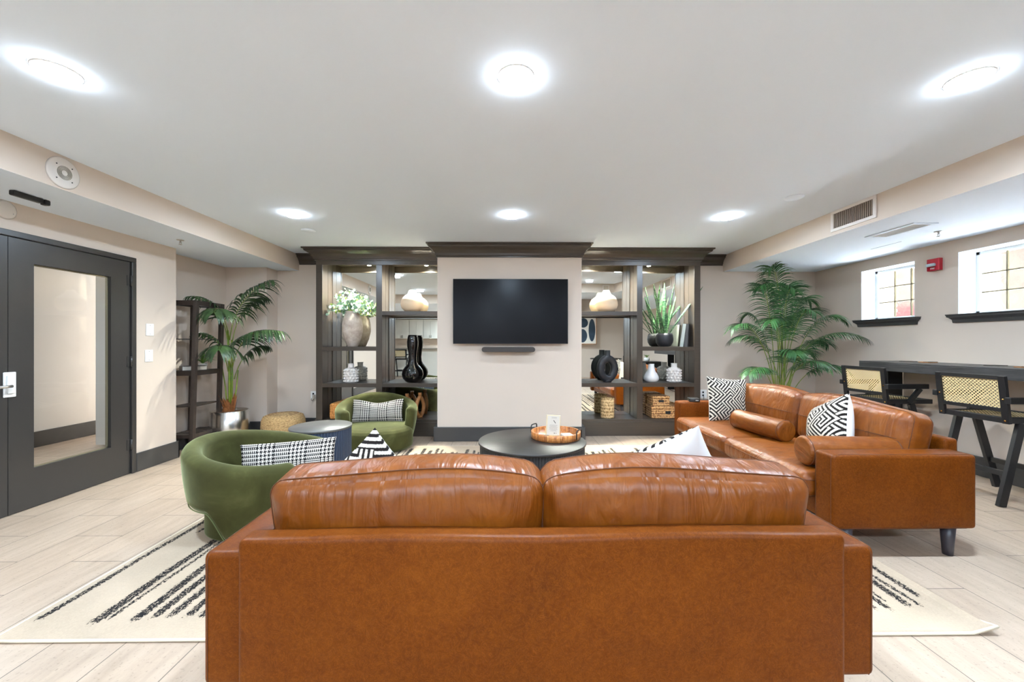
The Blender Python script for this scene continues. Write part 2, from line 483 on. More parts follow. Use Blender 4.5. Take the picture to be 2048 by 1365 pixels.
def brick():
    t = NT('exterior_brick'); v = t.coord()
    sp = t.n('ShaderNodeSeparateXYZ'); t.l(v, sp.inputs[0]); cb = t.n('ShaderNodeCombineXYZ'); t.l(sp.outputs[1], cb.inputs[0]); t.l(sp.outputs[2], cb.inputs[1])
    br = t.n('ShaderNodeTexBrick'); t.l(cb.outputs[0], br.inputs[0]); br.inputs['Scale'].default_value = 4
    br.inputs['Color1'].default_value = srgb(70, 18, 15); br.inputs['Color2'].default_value = srgb(60, 14, 13); br.inputs['Mortar'].default_value = srgb(66, 46, 40)
    return t.set(br.outputs[0], .9)
M['brick'] = brick()
M['stucco'] = simple('exterior_stucco', srgb(70, 60, 50), .9, var=.5, vscale=5)

# ------------------------------------------------------------------ room constants
H = 2.53; ZS = 2.30
XL = -3.64; XA = -3.87; XR = 4.50
BL = -3.00; BR = 3.14
YB = 5.72; YBUMP = 5.08; YCASE = 5.35
YREAR = -6.3

# ------------------------------------------------------------------ setting
structure('floor', MB().box(-7.2, XR + .3, YREAR - .2, 6.3, -.06, 0), M['floor'])
structure('ceiling', MB().box(BL, BR, .86, 6.3, H, H + .1), M['ceiling'])
mb = MB().box(-7.2, BL, .86, 6.3, ZS, H + .1); mb.box(BR, XR + .4, .86, 6.3, ZS, H + .1); mb.box(-7.2, XR + .4, YREAR - .2, .86, ZS, H + .1)
for f in mb.bm.faces:
    f.normal_update()
    if abs(f.normal.z) < .5: f.material_index = 1
o = structure('ceiling_soffit', mb, [M['ceiling'], M['wall']])
# left wall with the double-door opening
DY0, DY1, DZ = 1.98, 3.90, 2.09
mb = MB().box(XL - .13, XL, -1.2, DY0, 0, ZS).box(XL - .13, XL, DY1, 4.38, 0, ZS).box(XL - .13, XL, DY0, DY1, DZ, ZS)
mb.box(XA - .1, XL - .13, 4.28, 4.38, 0, ZS).box(XA - .1, XA, 4.38, 5.95, 0, ZS)
structure('wall_left', mb, M['wall'])
mb = MB().box(XA - .1, -3.31, 5.47, 6.0, 0, ZS).box(-3.31, -2.56, YB, 6.05, 0, H).box(2.61, XR + .3, YB, 6.05, 0, H).box(-2.6, 2.65, 5.93, 6.05, 0, H)
structure('wall_back', mb, M['wall'])
structure('wall_center', MB().box(-.90, .955, YBUMP, 5.93, 0, H), M['wall'])
# right wall with window openings
WIN = [(4.315, 4.975), (3.235, 3.895), (2.155, 2.815)]  # last opening is out of view, added for more daylight on the ceiling
WZ0, WZ1 = 1.55, 2.17
mb = MB()
ys = [YREAR] + [v for a, b in sorted(WIN) for v in (a, b)] + [6.0]
for i in range(0, len(ys), 2): mb.box(XR, XR + .42, ys[i], ys[i + 1], 0, ZS)
for a, b in WIN: mb.box(XR, XR + .42, a, b, 0, WZ0 - .02).box(XR, XR + .42, a, b, WZ1, ZS)
structure('wall_right', mb, M['wall'])
mb = MB().box(-7.2, 0.4, YREAR - .15, YREAR, 0, ZS).box(.4, XR, -3.15, -3.0, 0, ZS).box(.4, .55, YREAR, -3.0, 0, ZS)
mb.box(2.0, 2.4, -3.0, -2.75, 0, ZS).box(-7.3, -7.2, YREAR, .2, 0, ZS)
structure('wall_rear', mb, M['wall'])
# hall beyond the glazed door
mb = MB().box(-5.85, -5.70, .2, 5.60, 0, ZS).box(-7.1, -3.77, 6.2, 6.3, 0, ZS).box(-7.1, -3.77, .1, .2, 0, ZS).box(-5.1, -4.9, 4.95, 6.2, 0, ZS)
structure('wall_hall', mb, M['wallw'])
structure('baseboard_hall', MB().box(-5.70, -5.68, .2, 5.60, 0, .19).box(-5.72, -5.68, 5.58, 5.61, 0, .19), M['dark'], .004)

# baseboards
def base(name, segs):
    mb = MB()
    for s_ in segs: mb.box(*s_, 0, .183)
    structure(name, mb, M['dark'], .006)
base('baseboard_left', [(XL, XL + .022, DY1, 4.402), (XL - .2, XL + .022, 4.38, 4.402), (XA, XA + .02, 4.402, 5.47), (XL, XL + .02, -1.2, DY0)])
base('baseboard_back', [(XA, -3.29, 5.448, 5.47), (-3.31, -3.29, 5.448, YB), (-3.31, -2.60, YB - .022, YB), (2.64, XR, YB - .022, YB)])
base('baseboard_center', [(-.945, 1.0, YBUMP - .022, YBUMP), (-.945, -.90, YBUMP, 5.34), (.955, 1.0, YBUMP, 5.34)])
base('baseboard_right', [(XR - .022, XR, YREAR, YB)])

def crown(x0, x1, yf, yb, zb, zt, pr_, lret=True, rret=True):
    h = zt - zb
    prof = [(0, 0), (.12, 0), (.12, .10), (.20, .14), (.24, .30), (.42, .52), (.66, .66), (.80, .72), (.84, .80), (.84, .86), (1.0, .90), (1.0, 1.0), (0, 1.0)]
    mb = MB(); vs = []; n = len(prof)
    for p, z in prof:
        p *= pr_; zz = zb + z * h
        xl = x0 - (p if lret else 0); xr = x1 + (p if rret else 0)
        vs += [(xl, yb, zz), (xl, yf - p, zz), (xr, yf - p, zz), (xr, yb, zz)]
    fs = []
    for i in range(n - 1):
        for k in range(3): fs.append((i * 4 + k, i * 4 + k + 1, (i + 1) * 4 + k + 1, (i + 1) * 4 + k))
    mb._new(vs, fs)
    return mb
structure('trim_1', crown(-.90, .955, YBUMP, 5.9, 2.36, H - .002, .125), M['case'])
structure('trim_2', crown(-2.99, -2.5, YB, 5.9, 2.385, H - .002, .11, False, False), M['case'])
structure('trim_3', crown(2.55, 3.13, YB, 5.9, 2.385, H - .002, .11, False, False), M['case'])

# door frame and leaves
mb = MB()
mb.box(XL - .14, XL + .018, DY1 - .045, DY1, 0, DZ - .045).box(XL - .14, XL + .018, DY0, DY0 + .045, 0, DZ - .045).box(XL - .14, XL + .018, DY0, DY1, DZ - .045, DZ)
structure('trim_4', mb, M['door'], .004)
def door_leaf(name, y0, y1, gy0, gy1, gz0, gz1):
    d = thing(name, '', 'door'); del d['label']; del d['category']; d['kind'] = 'structure'
    x0, x1 = XL - .045, XL + .0
    mb = MB().box(x0, x1, y0, gy0, .004, 2.042).box(x0, x1, gy1, y1, .004, 2.042).box(x0, x1, gy0, gy1, .004, gz0).box(x0, x1, gy0, gy1, gz1, 2.042)
    part('door_panel', mb, M['door'], d)
    part('glass_pane', MB().box(x0 + .018, x0 + .026, gy0, gy1, gz0, gz1), M['glass'], d)
    fr = MB()
    for a, b, c, e in ((gy0, gy0 + .012, gz0, gz1), (gy1 - .012, gy1, gz0, gz1), (gy0, gy1, gz0, gz0 + .010), (gy0, gy1, gz1 - .010, gz1)):
        fr.box(x0 + .004, x0 + .017, a, b, c, e)
    part('glazing_bead', fr, M['brassy'], d)
    return d
M['brassy'] = simple('aged_bead', srgb(150, 138, 116), .4, .3)
d1 = door_leaf('door_1', 2.922, 3.850, 3.078, 3.668, .303, 1.872)
d2 = door_leaf('door_2', 2.03, 2.918, 2.18, 2.77, .303, 1.872)
for z in (1.863, 1.085, .283):
    mb = MB().lathe([(.009, -.05), (.009, .05)], 12, (XL + .012, 3.853, z)); mb.box(XL - .001, XL + .004, 3.82, 3.853, z - .05, z + .05)
    part('hinge', mb, M['door'], d1)
mb = MB().lathe([(.009, -.05), (.009, .05)], 12, (XL + .012, 2.027, 1.863))
part('hinge', mb, M['door'], d2)
# white guard plate across the seam and the lever behind it
mb = MB().box(XL + .0005, XL + .010, 2.888, 2.962, .868, 1.052).box(XL + .010, XL + .024, 2.900, 2.950, .895, 1.028)
part('guard_plate', mb, M['white'], d1, .006)
mb = MB().lathe([(.026, 0), (.026, .008), (.014, .012), (.012, .05)], 20)
lever = part('door_handle', mb, M['metal'], d2, rot=(0, R(90), 0), loc=(XL, 2.82, .95))
mb = MB().tube([(XL + .05, 2.82, .95), (XL + .056, 2.83, .95), (XL + .058, 2.86, .95), (XL + .056, 2.90, .952)], .011, 10)
part('door_lever', mb, M['metal'], d2)

# windows
for i, (a, b) in enumerate(WIN):
    wd = bpy.data.objects.new('window_%d' % (i + 1), None); link(wd); wd['kind'] = 'structure'
    X = 4.68
    mb = MB()
    for (y0, y1, z0, z1) in ((a, a + .035, WZ0, WZ1), (b - .035, b, WZ0, WZ1), (a, b, WZ0, WZ0 + .03), (a, b, WZ1 - .035, WZ1)): mb.box(X, X + .06, y0, y1, z0, z1)
    part('window_frame', mb, M['grey'], wd, .003)
    for k in (1, 2):
        yy = a + .035 + (b - a - .07) * k / 3; zz = WZ0 + .03 + (WZ1 - WZ0 - .065) * k / 3
        part('muntin', MB().box(X + .02, X + .035, yy - .006, yy + .006, WZ0 + .03, WZ1 - .035), M['muntin'] if 'muntin' in M else M.setdefault('muntin', simple('bronze_muntin', srgb(120, 112, 84), .5)), wd)
        part('muntin', MB().box(X + .02, X + .035, a + .035, b - .035, zz - .006, zz + .006), M['muntin'], wd)
    part('glass_pane', MB().box(X + .026, X + .028, a + .03, b - .03, WZ0 + .03, WZ1 - .03), M['wglass'], wd)
    mb = MB()   # painted reveal lining
    mb.box(XR + .001, X + .07, b - .004, b + .001, WZ0, WZ1).box(XR + .001, X + .07, a - .001, a + .004, WZ0, WZ1).box(XR + .001, X + .07, a, b, WZ1 - .004, WZ1 + .001).box(XR, X + .07, a, b, WZ0 - .02, WZ0 + .001)
    part('window_reveal', mb, M['ceiling'], wd)
    # moulded dark sill
    prof = [(0, 0), (.018, 0), (.022, .030), (.040, .052), (.050, .058), (.050, .070), (.055, .078), (.055, .085), (0, .085)]
    mb = MB(); vs = []
    ya, yb_ = a - .035, b + .035
    for p, z in prof:
        zz = WZ0 - .085 + z; e = p - .02
        vs += [(XR, ya - e, zz), (XR - p, ya - e, zz), (XR - p, yb_ + e, zz), (XR, yb_ + e, zz)]
    fs = [(j * 4 + k, j * 4 + k + 1, j * 4 + k + 5, j * 4 + k + 4) for j in range(len(prof) - 1) for k in range(3)]
    mb._new(vs, fs)
    part('window_sill', mb, M['dark'], wd)

# outside, seen through the small windows
b_ = thing('neighbouring_building', 'sunlit red brick and pale stucco building seen through the windows', 'building', (0, 0, 0))
part('brick_wall', MB().box(7.6, 7.8, -2, 9, -1, 1.95), M['brick'], b_)
part('stucco_wall', MB().box(7.65, 7.85, -2, 9, 1.95, 3.1).box(7.5, 7.6, 5.2, 6.3, -1, 2.6).box(7.5, 7.6, 3.2, 3.9, -1, 2.6), M['stucco'], b_)
M['bounceground'] = simple('pale_bounce_ground', srgb(225, 225, 225), .9, var=.1, vscale=4)
o = MB().box(4.93, 6.0, -3, 9, 1.30, 1.42).build('bounce_ground', M['bounceground']); o['kind'] = 'structure'  # unseen raised ground, added to bounce daylight up onto the soffit
sd = bpy.data.lights.new('sun', 'SUN'); sd.energy = 36.0; sd.angle = R(3); sd.color = (.82, .91, 1)
so = bpy.data.objects.new('sun', sd); link(so); so.rotation_euler = (R(6), R(-4), 0)

# ------------------------------------------------------------------ soft shapes
def soft_map(hx, hy, hz, r, bulge):
    bx, by, bz = bulge
    def f(p, off=0.0):
        q = Vector(p)
        inner = Vector((max(-(hx - r), min(hx - r, q.x)), max(-(hy - r), min(hy - r, q.y)), max(-(hz - r), min(hz - r, q.z))))
        d = q - inner
        if d.length < 1e-9: d = Vector((0, 0, 1e-9))
        d.normalize()
        w_ = inner + d * (r + off)
        u, v, t = q.x / hx, q.y / hy, q.z / hz
        w_.x += (u if abs(u) > .98 else u ** 3) * bx * (1 - v * v) * (1 - t * t)
        w_.y += (v if abs(v) > .98 else v ** 3) * by * (1 - u * u) * (1 - t * t)
        w_.z += (t if abs(t) > .98 else t ** 3) * bz * (1 - u * u) * (1 - v * v)
        return w_
    return f

def soft_box(mb, hx, hy, hz, r, bulge=(0, 0, 0), n=10, e=4, mi=0, m=None, warp=None):
    f = soft_map(hx, hy, hz, r, bulge)
    def line(h):
        a = [-h + r * (1 - math.cos(PI / 2 * i / e)) for i in range(e)]
        mid = [-(h - r) + 2 * (h - r) * i / n for i in range(n + 1)]
        return a + mid + [-x for x in reversed(a)]
    lx, ly, lz = line(hx), line(hy), line(hz)
    idx = {}
    def V(p):
        k = (round(p[0], 6), round(p[1], 6), round(p[2], 6))
        if k not in idx:
            w_ = f(p)
            if warp: w_ = warp(w_)
            if m is not None: w_ = m @ w_
            idx[k] = mb.bm.verts.new(w_)
        return idx[k]
    def face(A, B, fn):
        for i in range(len(A) - 1):
            for j in range(len(B) - 1):
                vs = [V(fn(A[i], B[j])), V(fn(A[i + 1], B[j])), V(fn(A[i + 1], B[j + 1])), V(fn(A[i], B[j + 1]))]
                try:
                    fc = mb.bm.faces.new(vs); fc.smooth = True; fc.material_index = mi
                except ValueError: pass
    for s_ in (-1, 1):
        face(lx, ly, lambda a, b: (a, b, s_ * hz)); face(lx, lz, lambda a, b: (a, s_ * hy, b)); face(ly, lz, lambda a, b: (s_ * hx, a, b))
    return f

def seam(mb, f, hx, hy, hz, axis, at, r_=.003, off=.001, n=18, mi=1, m=None, warp=None, only=None):
    # stitched line round a soft box in the plane axis = at
    pts = []
    def ring(h1, h2):
        o = []
        for i in range(n): o.append((-h1 + 2 * h1 * i / n, -h2))
        for i in range(n): o.append((h1, -h2 + 2 * h2 * i / n))
        for i in range(n): o.append((h1 - 2 * h1 * i / n, h2))
        for i in range(n): o.append((-h1, h2 - 2 * h2 * i / n))
        return o
    if axis == 'y': pts = [(a, at, b) for a, b in ring(hx, hz)]
    elif axis == 'x': pts = [(at, a, b) for a, b in ring(hy, hz)]
    else: pts = [(a, b, at) for a, b in ring(hx, hy)]
    out = []
    for p in pts:
        w_ = f(p, off)
        if warp: w_ = warp(w_)
        if m is not None: w_ = m @ w_
        out.append(w_)
    mb.tube(out, r_, 6, mi, closed=True)

L2 = [M['leather'], M['thread']]
C2 = [M['cleather'], M['thread']]

def sofa(name, label, loc, rot, W=2.125, D=.85, zb=.195, za=.605, zp=.675):
    t = thing(name, label, 'sofa', loc, rot, 'cognac leather sofas')
    aw = .15
    for s_ in (-1, 1):
        mb = MB(); hx, hy, hz = aw / 2, D / 2, (za - zb) / 2
        m = Matrix.Translation((s_ * (W / 2 - aw / 2), D / 2, (za + zb) / 2))
        f = soft_box(mb, hx, hy, hz, .022, (.004, .003, .003), 8, 3, m=m)
        seam(mb, f, hx, hy, hz, 'x', (hx - .018) * s_, .0015, .0004, m=m)
        seam(mb, f, hx, hy, hz, 'x', -(hx - .018) * s_, .0015, .0004, m=m)
        part('arm', mb, L2, t)
    mb = MB(); hx = W / 2 - .142; m = Matrix.Translation((0, -.012, (zp + zb) / 2)); hz = (zp - zb) / 2
    f = soft_box(mb, hx, .042, hz, .02, (.0, .008, .0), 12, 3, m=m, warp=lambda p: Vector((p.x, p.y, p.z - .004 * math.cos(p.x * 7) * (p.z > 0))))
    part('back_panel', mb, L2, t)
    mb = MB(); mb.box(-(W / 2 - aw), W / 2 - aw, .03, D - .05, zb + .005, .305)
    part('base_frame', mb, M['leather'], t, .012)
    cw = (W - 2 * aw) / 2
    for s_ in (-1, 1):
        mb = MB(); hx, hy, hz = cw / 2 - .002, .375, .078; m = Matrix.Translation((s_ * cw / 2, .525, .378))
        f = soft_box(mb, hx, hy, hz, .05, (.0, .012, .022), 12, 4, m=m)
        seam(mb, f, hx, hy, hz, 'z', .036, .0025, .001, m=m)
        part('seat_cushion', mb, C2, t)
        mb = MB(); hx, hy, hz = cw / 2 - .012, .095, .200
        m = Matrix.Translation((s_ * (cw / 2 - .006) + .004, .165, .640)) @ Euler((R(9), 0, 0)).to_matrix().to_4x4()
        def warp(p, s_=s_):
            top = max(0, p.z / .205)
            q = p.copy()
            q.x *= 1 + .03 * top - .03 * max(0, -p.z / .205)
            q.z += .012 * math.cos(p.x * 6.5 + s_) * top - .014 * (abs(p.x) / .45) ** 4 * top
            q.y *= 1 + .10 * (1 - abs(p.z) / .205)
            # pulled folds under the top seam
            fold = math.sin(p.x * 47 + 1.3 * math.sin(p.x * 13 + s_)) * math.exp(-((p.z - .10) / .06) ** 2)
            q.y += .0035 * fold * (1 if p.y > 0 else -1)
            return q
        f = soft_box(mb, hx, hy, hz, .062, (.012, .035, .014), 34, 5, m=m, warp=warp)
        for yy in (-.058, .058):
            seam(mb, f, hx, hy, hz, 'y', yy, .0021, .0008, 30, m=m, warp=warp)
        # horizontal seam across the front
        pts = [m @ warp(f((-hx + 2 * hx * i / 24, hy, .0), .001)) for i in range(1, 24)]
        mb.tube(pts, .0022, 6, 1)
        part('back_cushion', mb, C2, t)
    for sx in (-1, 1):
        for yy in (.11, D - .12):
            mb = MB().lathe([(.024, 0), (.036, zb + .004)], 24, (sx * (W / 2 - .06), yy, 0))
            part('leg', mb, M['leg'], t)
    return t
M['leg'] = simple('dark_tapered_leg', srgb(62, 58, 64), .35)
sofa('sofa', 'cognac leather sofa in the foreground seen from behind, two plump back cushions above its panel', (.117, 1.262, 0), R(.35), W=2.16, zb=.180)
sofa('sofa', 'cognac leather sofa on the right, facing left, carrying two bolsters and two patterned pillows', (2.745, 3.375, 0), R(90), W=2.20, zb=.175, za=.61)

def bolster(label, a, b, r):
    a = Vector(a); b = Vector(b); Lh = (b - a).length / 2; mid = (a + b) / 2
    d = (b - a).normalized(); q = Vector((1, 0, 0)).rotation_difference(d)
    mb = MB(); prof = []
    for i in range(7):
        an = PI / 2 * i / 6; prof.append((r - .018 + .018 * math.sin(an), -Lh + .018 - .018 * math.cos(an)))
    prof = [(0.0005, -Lh + .002), (r * .5, -Lh - .002)] + prof
    full = prof + [(r, 0)] + [(x, -z) for x, z in reversed(prof)]
    mb.lathe(full, 40)
    for s_ in (-1, 1): mb.tube([(math.cos(k * PI / 18) * (r + .001), math.sin(k * PI / 18) * (r + .001), s_ * (Lh - .019)) for k in range(36)], .0028, 6, 1, closed=True)
    o = mb.build('bolster_cushion', C2, None)
    o.rotation_mode = 'QUATERNION'; o.rotation_quaternion = Vector((0, 0, 1)).rotation_difference(d); o.location = mid
    return tag(o, label, 'bolster', 'leather bolsters')
bolster('cognac leather bolster lying along the seat of the right sofa against its back', (2.155, 3.69, .555), (2.235, 3.13, .555), .086)
bolster('cognac leather bolster lying beside the near arm of the right sofa', (1.935, 2.575, .560), (2.50, 2.530, .560), .094)

# ------------------------------------------------------------------ patterned pillows
def attr_mesh(o, vals, vec=False):
    a = o.data.color_attributes.new('pat', 'FLOAT_COLOR', 'POINT')
    flat = []
    for v in vals: flat += ([v[0], v[1], v[2], 1] if vec else [v, v, v, 1])
    a.data.foreach_set('color', flat)

def pillow(name, label, cat, loc, rot, w_, h_, t_, kind, group=None, n=120, pinch=.07, dent=0, seed=0, two=False):
    """local: width X, height Z, front faces -Y"""
    bm = bmesh.new(); vals = []
    nx = int(n * (w_ / max(w_, h_))) ; nz = int(n * (h_ / max(w_, h_)))
    def outline(u, v):
        x = w_ / 2 * u * (1 - pinch * (1 - v * v)); z = h_ / 2 * v * (1 - pinch * (1 - u * u))
        if dent: z -= dent * math.exp(-(u / .55) ** 2) * (v + 1) / 2
        return x, z
    def thick(u, v):
        a = max(0, 1 - abs(u) ** 2.4); b = max(0, 1 - abs(v) ** 2.4)
        wr = .0 if not dent else .15 * math.exp(-(u / .1) ** 2) * (v > 0)
        return t_ / 2 * (a ** .55) * (b ** .55) * (1 + .06 * math.sin(3.1 * u + 2 * v + seed) - wr)
    idx = {}
    faces = []
    for side in (0, 1):
        for i in range(nx + 1):
            for j in range(nz + 1):
                edge = i in (0, nx) or j in (0, nz)
                u = -1 + 2 * i / nx; v = -1 + 2 * j / nz
                # denser spacing near the border
                uu = math.sin(u * PI / 2) * .35 + u * .65; vv = math.sin(v * PI / 2) * .35 + v * .65
                if side and edge: idx[(1, i, j)] = idx[(0, i, j)]; continue
                x, z = outline(uu, vv); y = thick(uu, vv) * (-1 if side == 0 else 1)
                idx[(side, i, j)] = bm.verts.new((x, y, z))
                if kind == 'hound': vals.append((uu * w_ / 2 + 5, vv * h_ / 2 + 5, 0))
                else: vals.append(chevron(uu * w_ / 2, vv * h_ / 2, seed))
        for i in range(nx):
            for j in range(nz):
                q = [idx[(side, i, j)], idx[(side, i + 1, j)], idx[(side, i + 1, j + 1)], idx[(side, i, j + 1)]]
                if side: q.reverse()
                fc = bm.faces.new(q); fc.smooth = True
                fc.material_index = 1 if (side and kind != 'hound' and not two) else 0
    me = bpy.data.meshes.new(name); bm.to_mesh(me); bm.free()
    o = bpy.data.objects.new(name, me); link(o)
    me.materials.append(M['hound'] if kind == 'hound' else M['mud']); me.materials.append(M['pillowwhite'])
    attr_mesh(o, vals, kind == 'hound')
    o.location = loc; o.rotation_euler = rot
    tag(o, label, cat, group)
    return o

def chevron(x, z, seed=0):
    # blocks of nested corner lines laid in a diagonal basket pattern
    c = .108; a = (x + z) * .7071 + 3.0 + seed * .037; b = (z - x) * .7071 + 3.0
    # shear the cells like a woven basket
    i = math.floor(a / c); p = a / c - i
    b2 = b + (i % 2) * c * .5
    j = math.floor(b2 / c); q = b2 / c - j
    k = (i * 7 + j * 3 + i * j) % 4
    if k == 1: p = 1 - p
    elif k == 2: p, q = 1 - p, 1 - q
    elif k == 3: q = 1 - q
    d = max(p, q)
    s_ = (d * 4.0 + .25) % 1.0
    return 1.0 if s_ < .50 else 0.0

GP = 'black and cream woven pillows'
pillow('throw_pillow', 'black and cream zigzag pillow by the far arm of the right sofa', 'pillow', (2.285, 4.07, .672), (R(-12), R(5), R(8)), .46, .46, .15, 'mud', GP, n=170, seed=1)
pillow('throw_pillow', 'black and cream zigzag pillow with white back behind the near bolster, right sofa', 'pillow', (2.37, 2.88, .635), (R(-16), R(-24), R(-99)), .43, .43, .23, 'mud', GP, n=170, seed=2)
pillow('throw_pillow', 'black and cream zigzag pillow standing corner up on the left of the foreground sofa', 'pillow', (-.625, 1.80, .553), (R(-8), R(47), R(-6)), .46, .46, .15, 'mud', GP, n=170, seed=3)
pillow('throw_pillow', 'pillow showing its plain white back to the viewer on the right of the foreground sofa', 'pillow', (.72, 1.80, .63), (R(-30), R(28), R(160)), .50, .45, .21, 'mud', GP, n=170, seed=4)
GH = 'glen plaid lumbar pillows'
pillow('lumbar_pillow', 'black and white checked lumbar pillow on the far green chair by the bookcase', 'pillow', (-1.625, 4.97, .415), (R(-16), 0, R(6)), .63, .29, .13, 'hound', GH, n=70, pinch=.05, dent=.045)
pillow('lumbar_pillow', 'black and white checked lumbar pillow on the near green chair beside the foreground sofa', 'pillow', (-1.61, 2.93, .385), (R(-14), R(-1.5), R(16)), .64, .31, .13, 'hound', GH, n=70, pinch=.05, dent=.0)

# ------------------------------------------------------------------ green barrel chairs
def barrel_chair(label, loc, facing, half=60):
    t = thing('barrel_chair', label, 'armchair', loc, facing, 'green velvet barrel chairs')   # local +X is the way it faces
    Ro, T = .475, .11; HA = R(half)
    def zt(a):   # a: 0 front .. PI back
        k = (abs(a) - HA) / (PI - HA); k = max(0, min(1, k)); k = k * k * (3 - 2 * k)
        return .485 + .118 * k
    def zb(a):
        k = (abs(a) - R(96)) / R(13); k = max(0, min(1, k)); k = math.sin(k * PI / 2)
        return .012 + .205 * k
    NA, NS = 96, 30
    mb = MB()
    def sect(a, shrink=1.0, da=0.0):
        top, bot = zt(a), zb(a); pts = []
        th = T * shrink; ro_top = Ro - (T - th) / 2; ro_bot = Ro - .085 - (T - th) / 2
        hr = th / 2
        ztp = top - (T - th) * .35
        def outer(z):
            k = max(0, min(1, (z - .012) / (ztp - hr)))
            return ro_bot + (ro_top - ro_bot) * (1 - (1 - k) ** 1.8)
        zz = [bot + (ztp - hr - bot) * i / 10 for i in range(11)]
        pts += [(outer(z) - (.012 if i == 0 else 0), z) for i, z in enumerate(zz)]
        for i in range(1, 9):
            an = PI * i / 9; pts.append((outer(ztp - hr) - hr + hr * math.cos(an), ztp - hr + hr * math.sin(an)))
        pts += [(outer(z) - th + (.012 if i == 10 else 0), z) for i, z in enumerate(reversed(zz))]
        aa = a + da
        return [Vector((math.cos(aa) * r, math.sin(aa) * r, z)) for r, z in pts]
    rings = []
    cap = [(.25, -.115), (.55, -.10), (.80, -.07), (.95, -.035), (1, 0)]
    for sh, da in cap: rings.append(sect(HA, sh, da))
    for k in range(1, NA): rings.append(sect(HA + (2 * PI - 2 * HA) * k / NA if True else 0))
    # beyond PI the height functions need the symmetric angle
    rings = []
    def ang(a): return a if a <= PI else a - 2 * PI
    def S(a, sh=1, da=0):
        b_ = ang(a); pts = sect(abs(b_), sh, 0); out = []
        aa = a + da
        for p in pts:
            r = math.hypot(p.x, p.y); out.append(Vector((math.cos(aa) * r, math.sin(aa) * r, p.z)))
        return out
    for sh, da in cap: rings.append(S(HA, sh, da))
    for k in range(1, NA): rings.append(S(HA + (2 * PI - 2 * HA) * k / NA))
    for sh, da in reversed(cap): rings.append(S(2 * PI - HA, sh, -da))
    n = len(rings[0]); vs = [v for r_ in rings for v in r_]
    fs = [(i * n + k, i * n + (k + 1) % n, (i + 1) * n + (k + 1) % n, (i + 1) * n + k) for i in range(len(rings) - 1) for k in range(n)]
    fs += [tuple(range(n)), tuple(reversed(range((len(rings) - 1) * n, len(rings) * n)))]
    mb._new(vs, fs, 0, True)
    # piping along the raised lower edge
    pts = []
    for k in range(-60, 61):
        a = PI + R(88) * k / 60; p = S(a)[0]; pts.append(Vector((p.x, p.y, p.z)) + Vector((math.cos(a), math.sin(a), 0)) * .008)
    mb.tube(pts, .0035, 6, 1)
    part('shell', mb, [M['velvet'], M['greenthread']], t)
    # seat: rounded block, pushed forward past the arms
    mb = MB()
    def seat(u, v):
        a = 2 * PI * u; ca, sa = math.cos(a), math.sin(a)
        r = .40 * (abs(ca) ** 3.2 + abs(sa) ** 3.2) ** (-1 / 3.2)
        r = min(r, .435)
        cx = .06
        prof = [(.0, .012), (.93, .012), (.985, .04), (1.0, .09), (1.0, .15), (.995, .19), (.97, .225), (.91, .25), (.80, .266), (.55, .276), (.3, .28), (0, .281)]
        k = v * (len(prof) - 1); i = min(int(k), len(prof) - 2); f_ = k - i
        q = prof[i][0] * (1 - f_) + prof[i + 1][0] * f_; z = prof[i][1] * (1 - f_) + prof[i + 1][1] * f_
        x = ca * r * q + cx; y = sa * r * q
        if x < 0:
            rr = math.hypot(x, y)
            if rr > .355: x *= .355 / rr; y *= .355 / rr
        return Vector((x, y, z))
    mb.grid(seat, 72, 45, closed_u=True)
    part('seat', mb, M['velvet'], t, weld=True)
    mb = MB().lathe([(.26, .0), (.295, .02), (.31, .06), (.31, .16), (.29, .24)], 64, (-.03, 0, 0))
    part('swivel_base', mb, M['velvet'], t)
    return t
barrel_chair('green velvet barrel chair against the left bookcase, its back to the shelves', (-1.585, 4.83, .012), R(-68))
barrel_chair('green velvet barrel chair at the left, beside the arm of the foreground sofa', (-1.715, 2.84, .012), R(3), 48)

# ------------------------------------------------------------------ round fluted tables
def fluted(name, label, cat, loc, r, h, topmat, flmat, nf, inset=.012, tt=.02):
    t = thing(name, label, cat, loc)
    mb = MB().lathe([(r - .004, h - tt), (r, h - tt + .004), (r, h - .003), (r - .003, h)], 96)
    part('tabletop', mb, topmat, t)
    n = nf * 8
    def rf(rr, a, z): return rr - .006 + .006 * abs(math.sin(a * nf / 2)) ** .7
    mb = MB().lathe([(r - inset, .004), (r - inset, h - tt)], n, rfun=rf, smooth=False)
    part('fluted_body', mb, flmat, t)
    return t
fluted('drink_table', 'round side table with dark fluted body standing between the two green chairs', 'side table', (-1.695, 3.615, .012), .262, .50, M['tabletopgrey'], M['navy'], 64, .006)
fluted('coffee_table', 'large round black fluted coffee table behind the foreground sofa', 'coffee table', (.215, 3.46, .012), .468, .40, M['blackoak'], M['blackflute'], 120)

# tray with things
TX, TY, TZ = .435, 3.56, .412
t = thing('serving_tray', 'round acacia wood tray with black handles on the coffee table', 'tray', (TX, TY, TZ))
mb = MB().lathe([(.215, 0), (.222, .004), (.222, .058), (.219, .060), (.206, .060), (.204, .057), (.204, .012), (0.001, .012)], 72, cap=True)
part('tray_bowl', mb, M['acacia'], t)
for a in (R(145), R(-35)):
    c_, s_ = math.cos(a), math.sin(a); ox, oy = -s_, c_
    pts = []
    for u, z in ((-.05, .020), (-.05, .060), (-.048, .082), (-.038, .092), (0, .094), (.038, .092), (.048, .082), (.05, .060), (.05, .020)):
        pts.append((c_ * .229 + ox * u, s_ * .229 + oy * u, z))
    part('handle', MB().tube(pts, .0055, 8), M['black'], t)
t = thing('table_sign', 'small framed notice standing upright in the wooden tray', 'sign', (TX - .025, TY + .0, TZ + .013), (R(-9), R(6), R(14)))
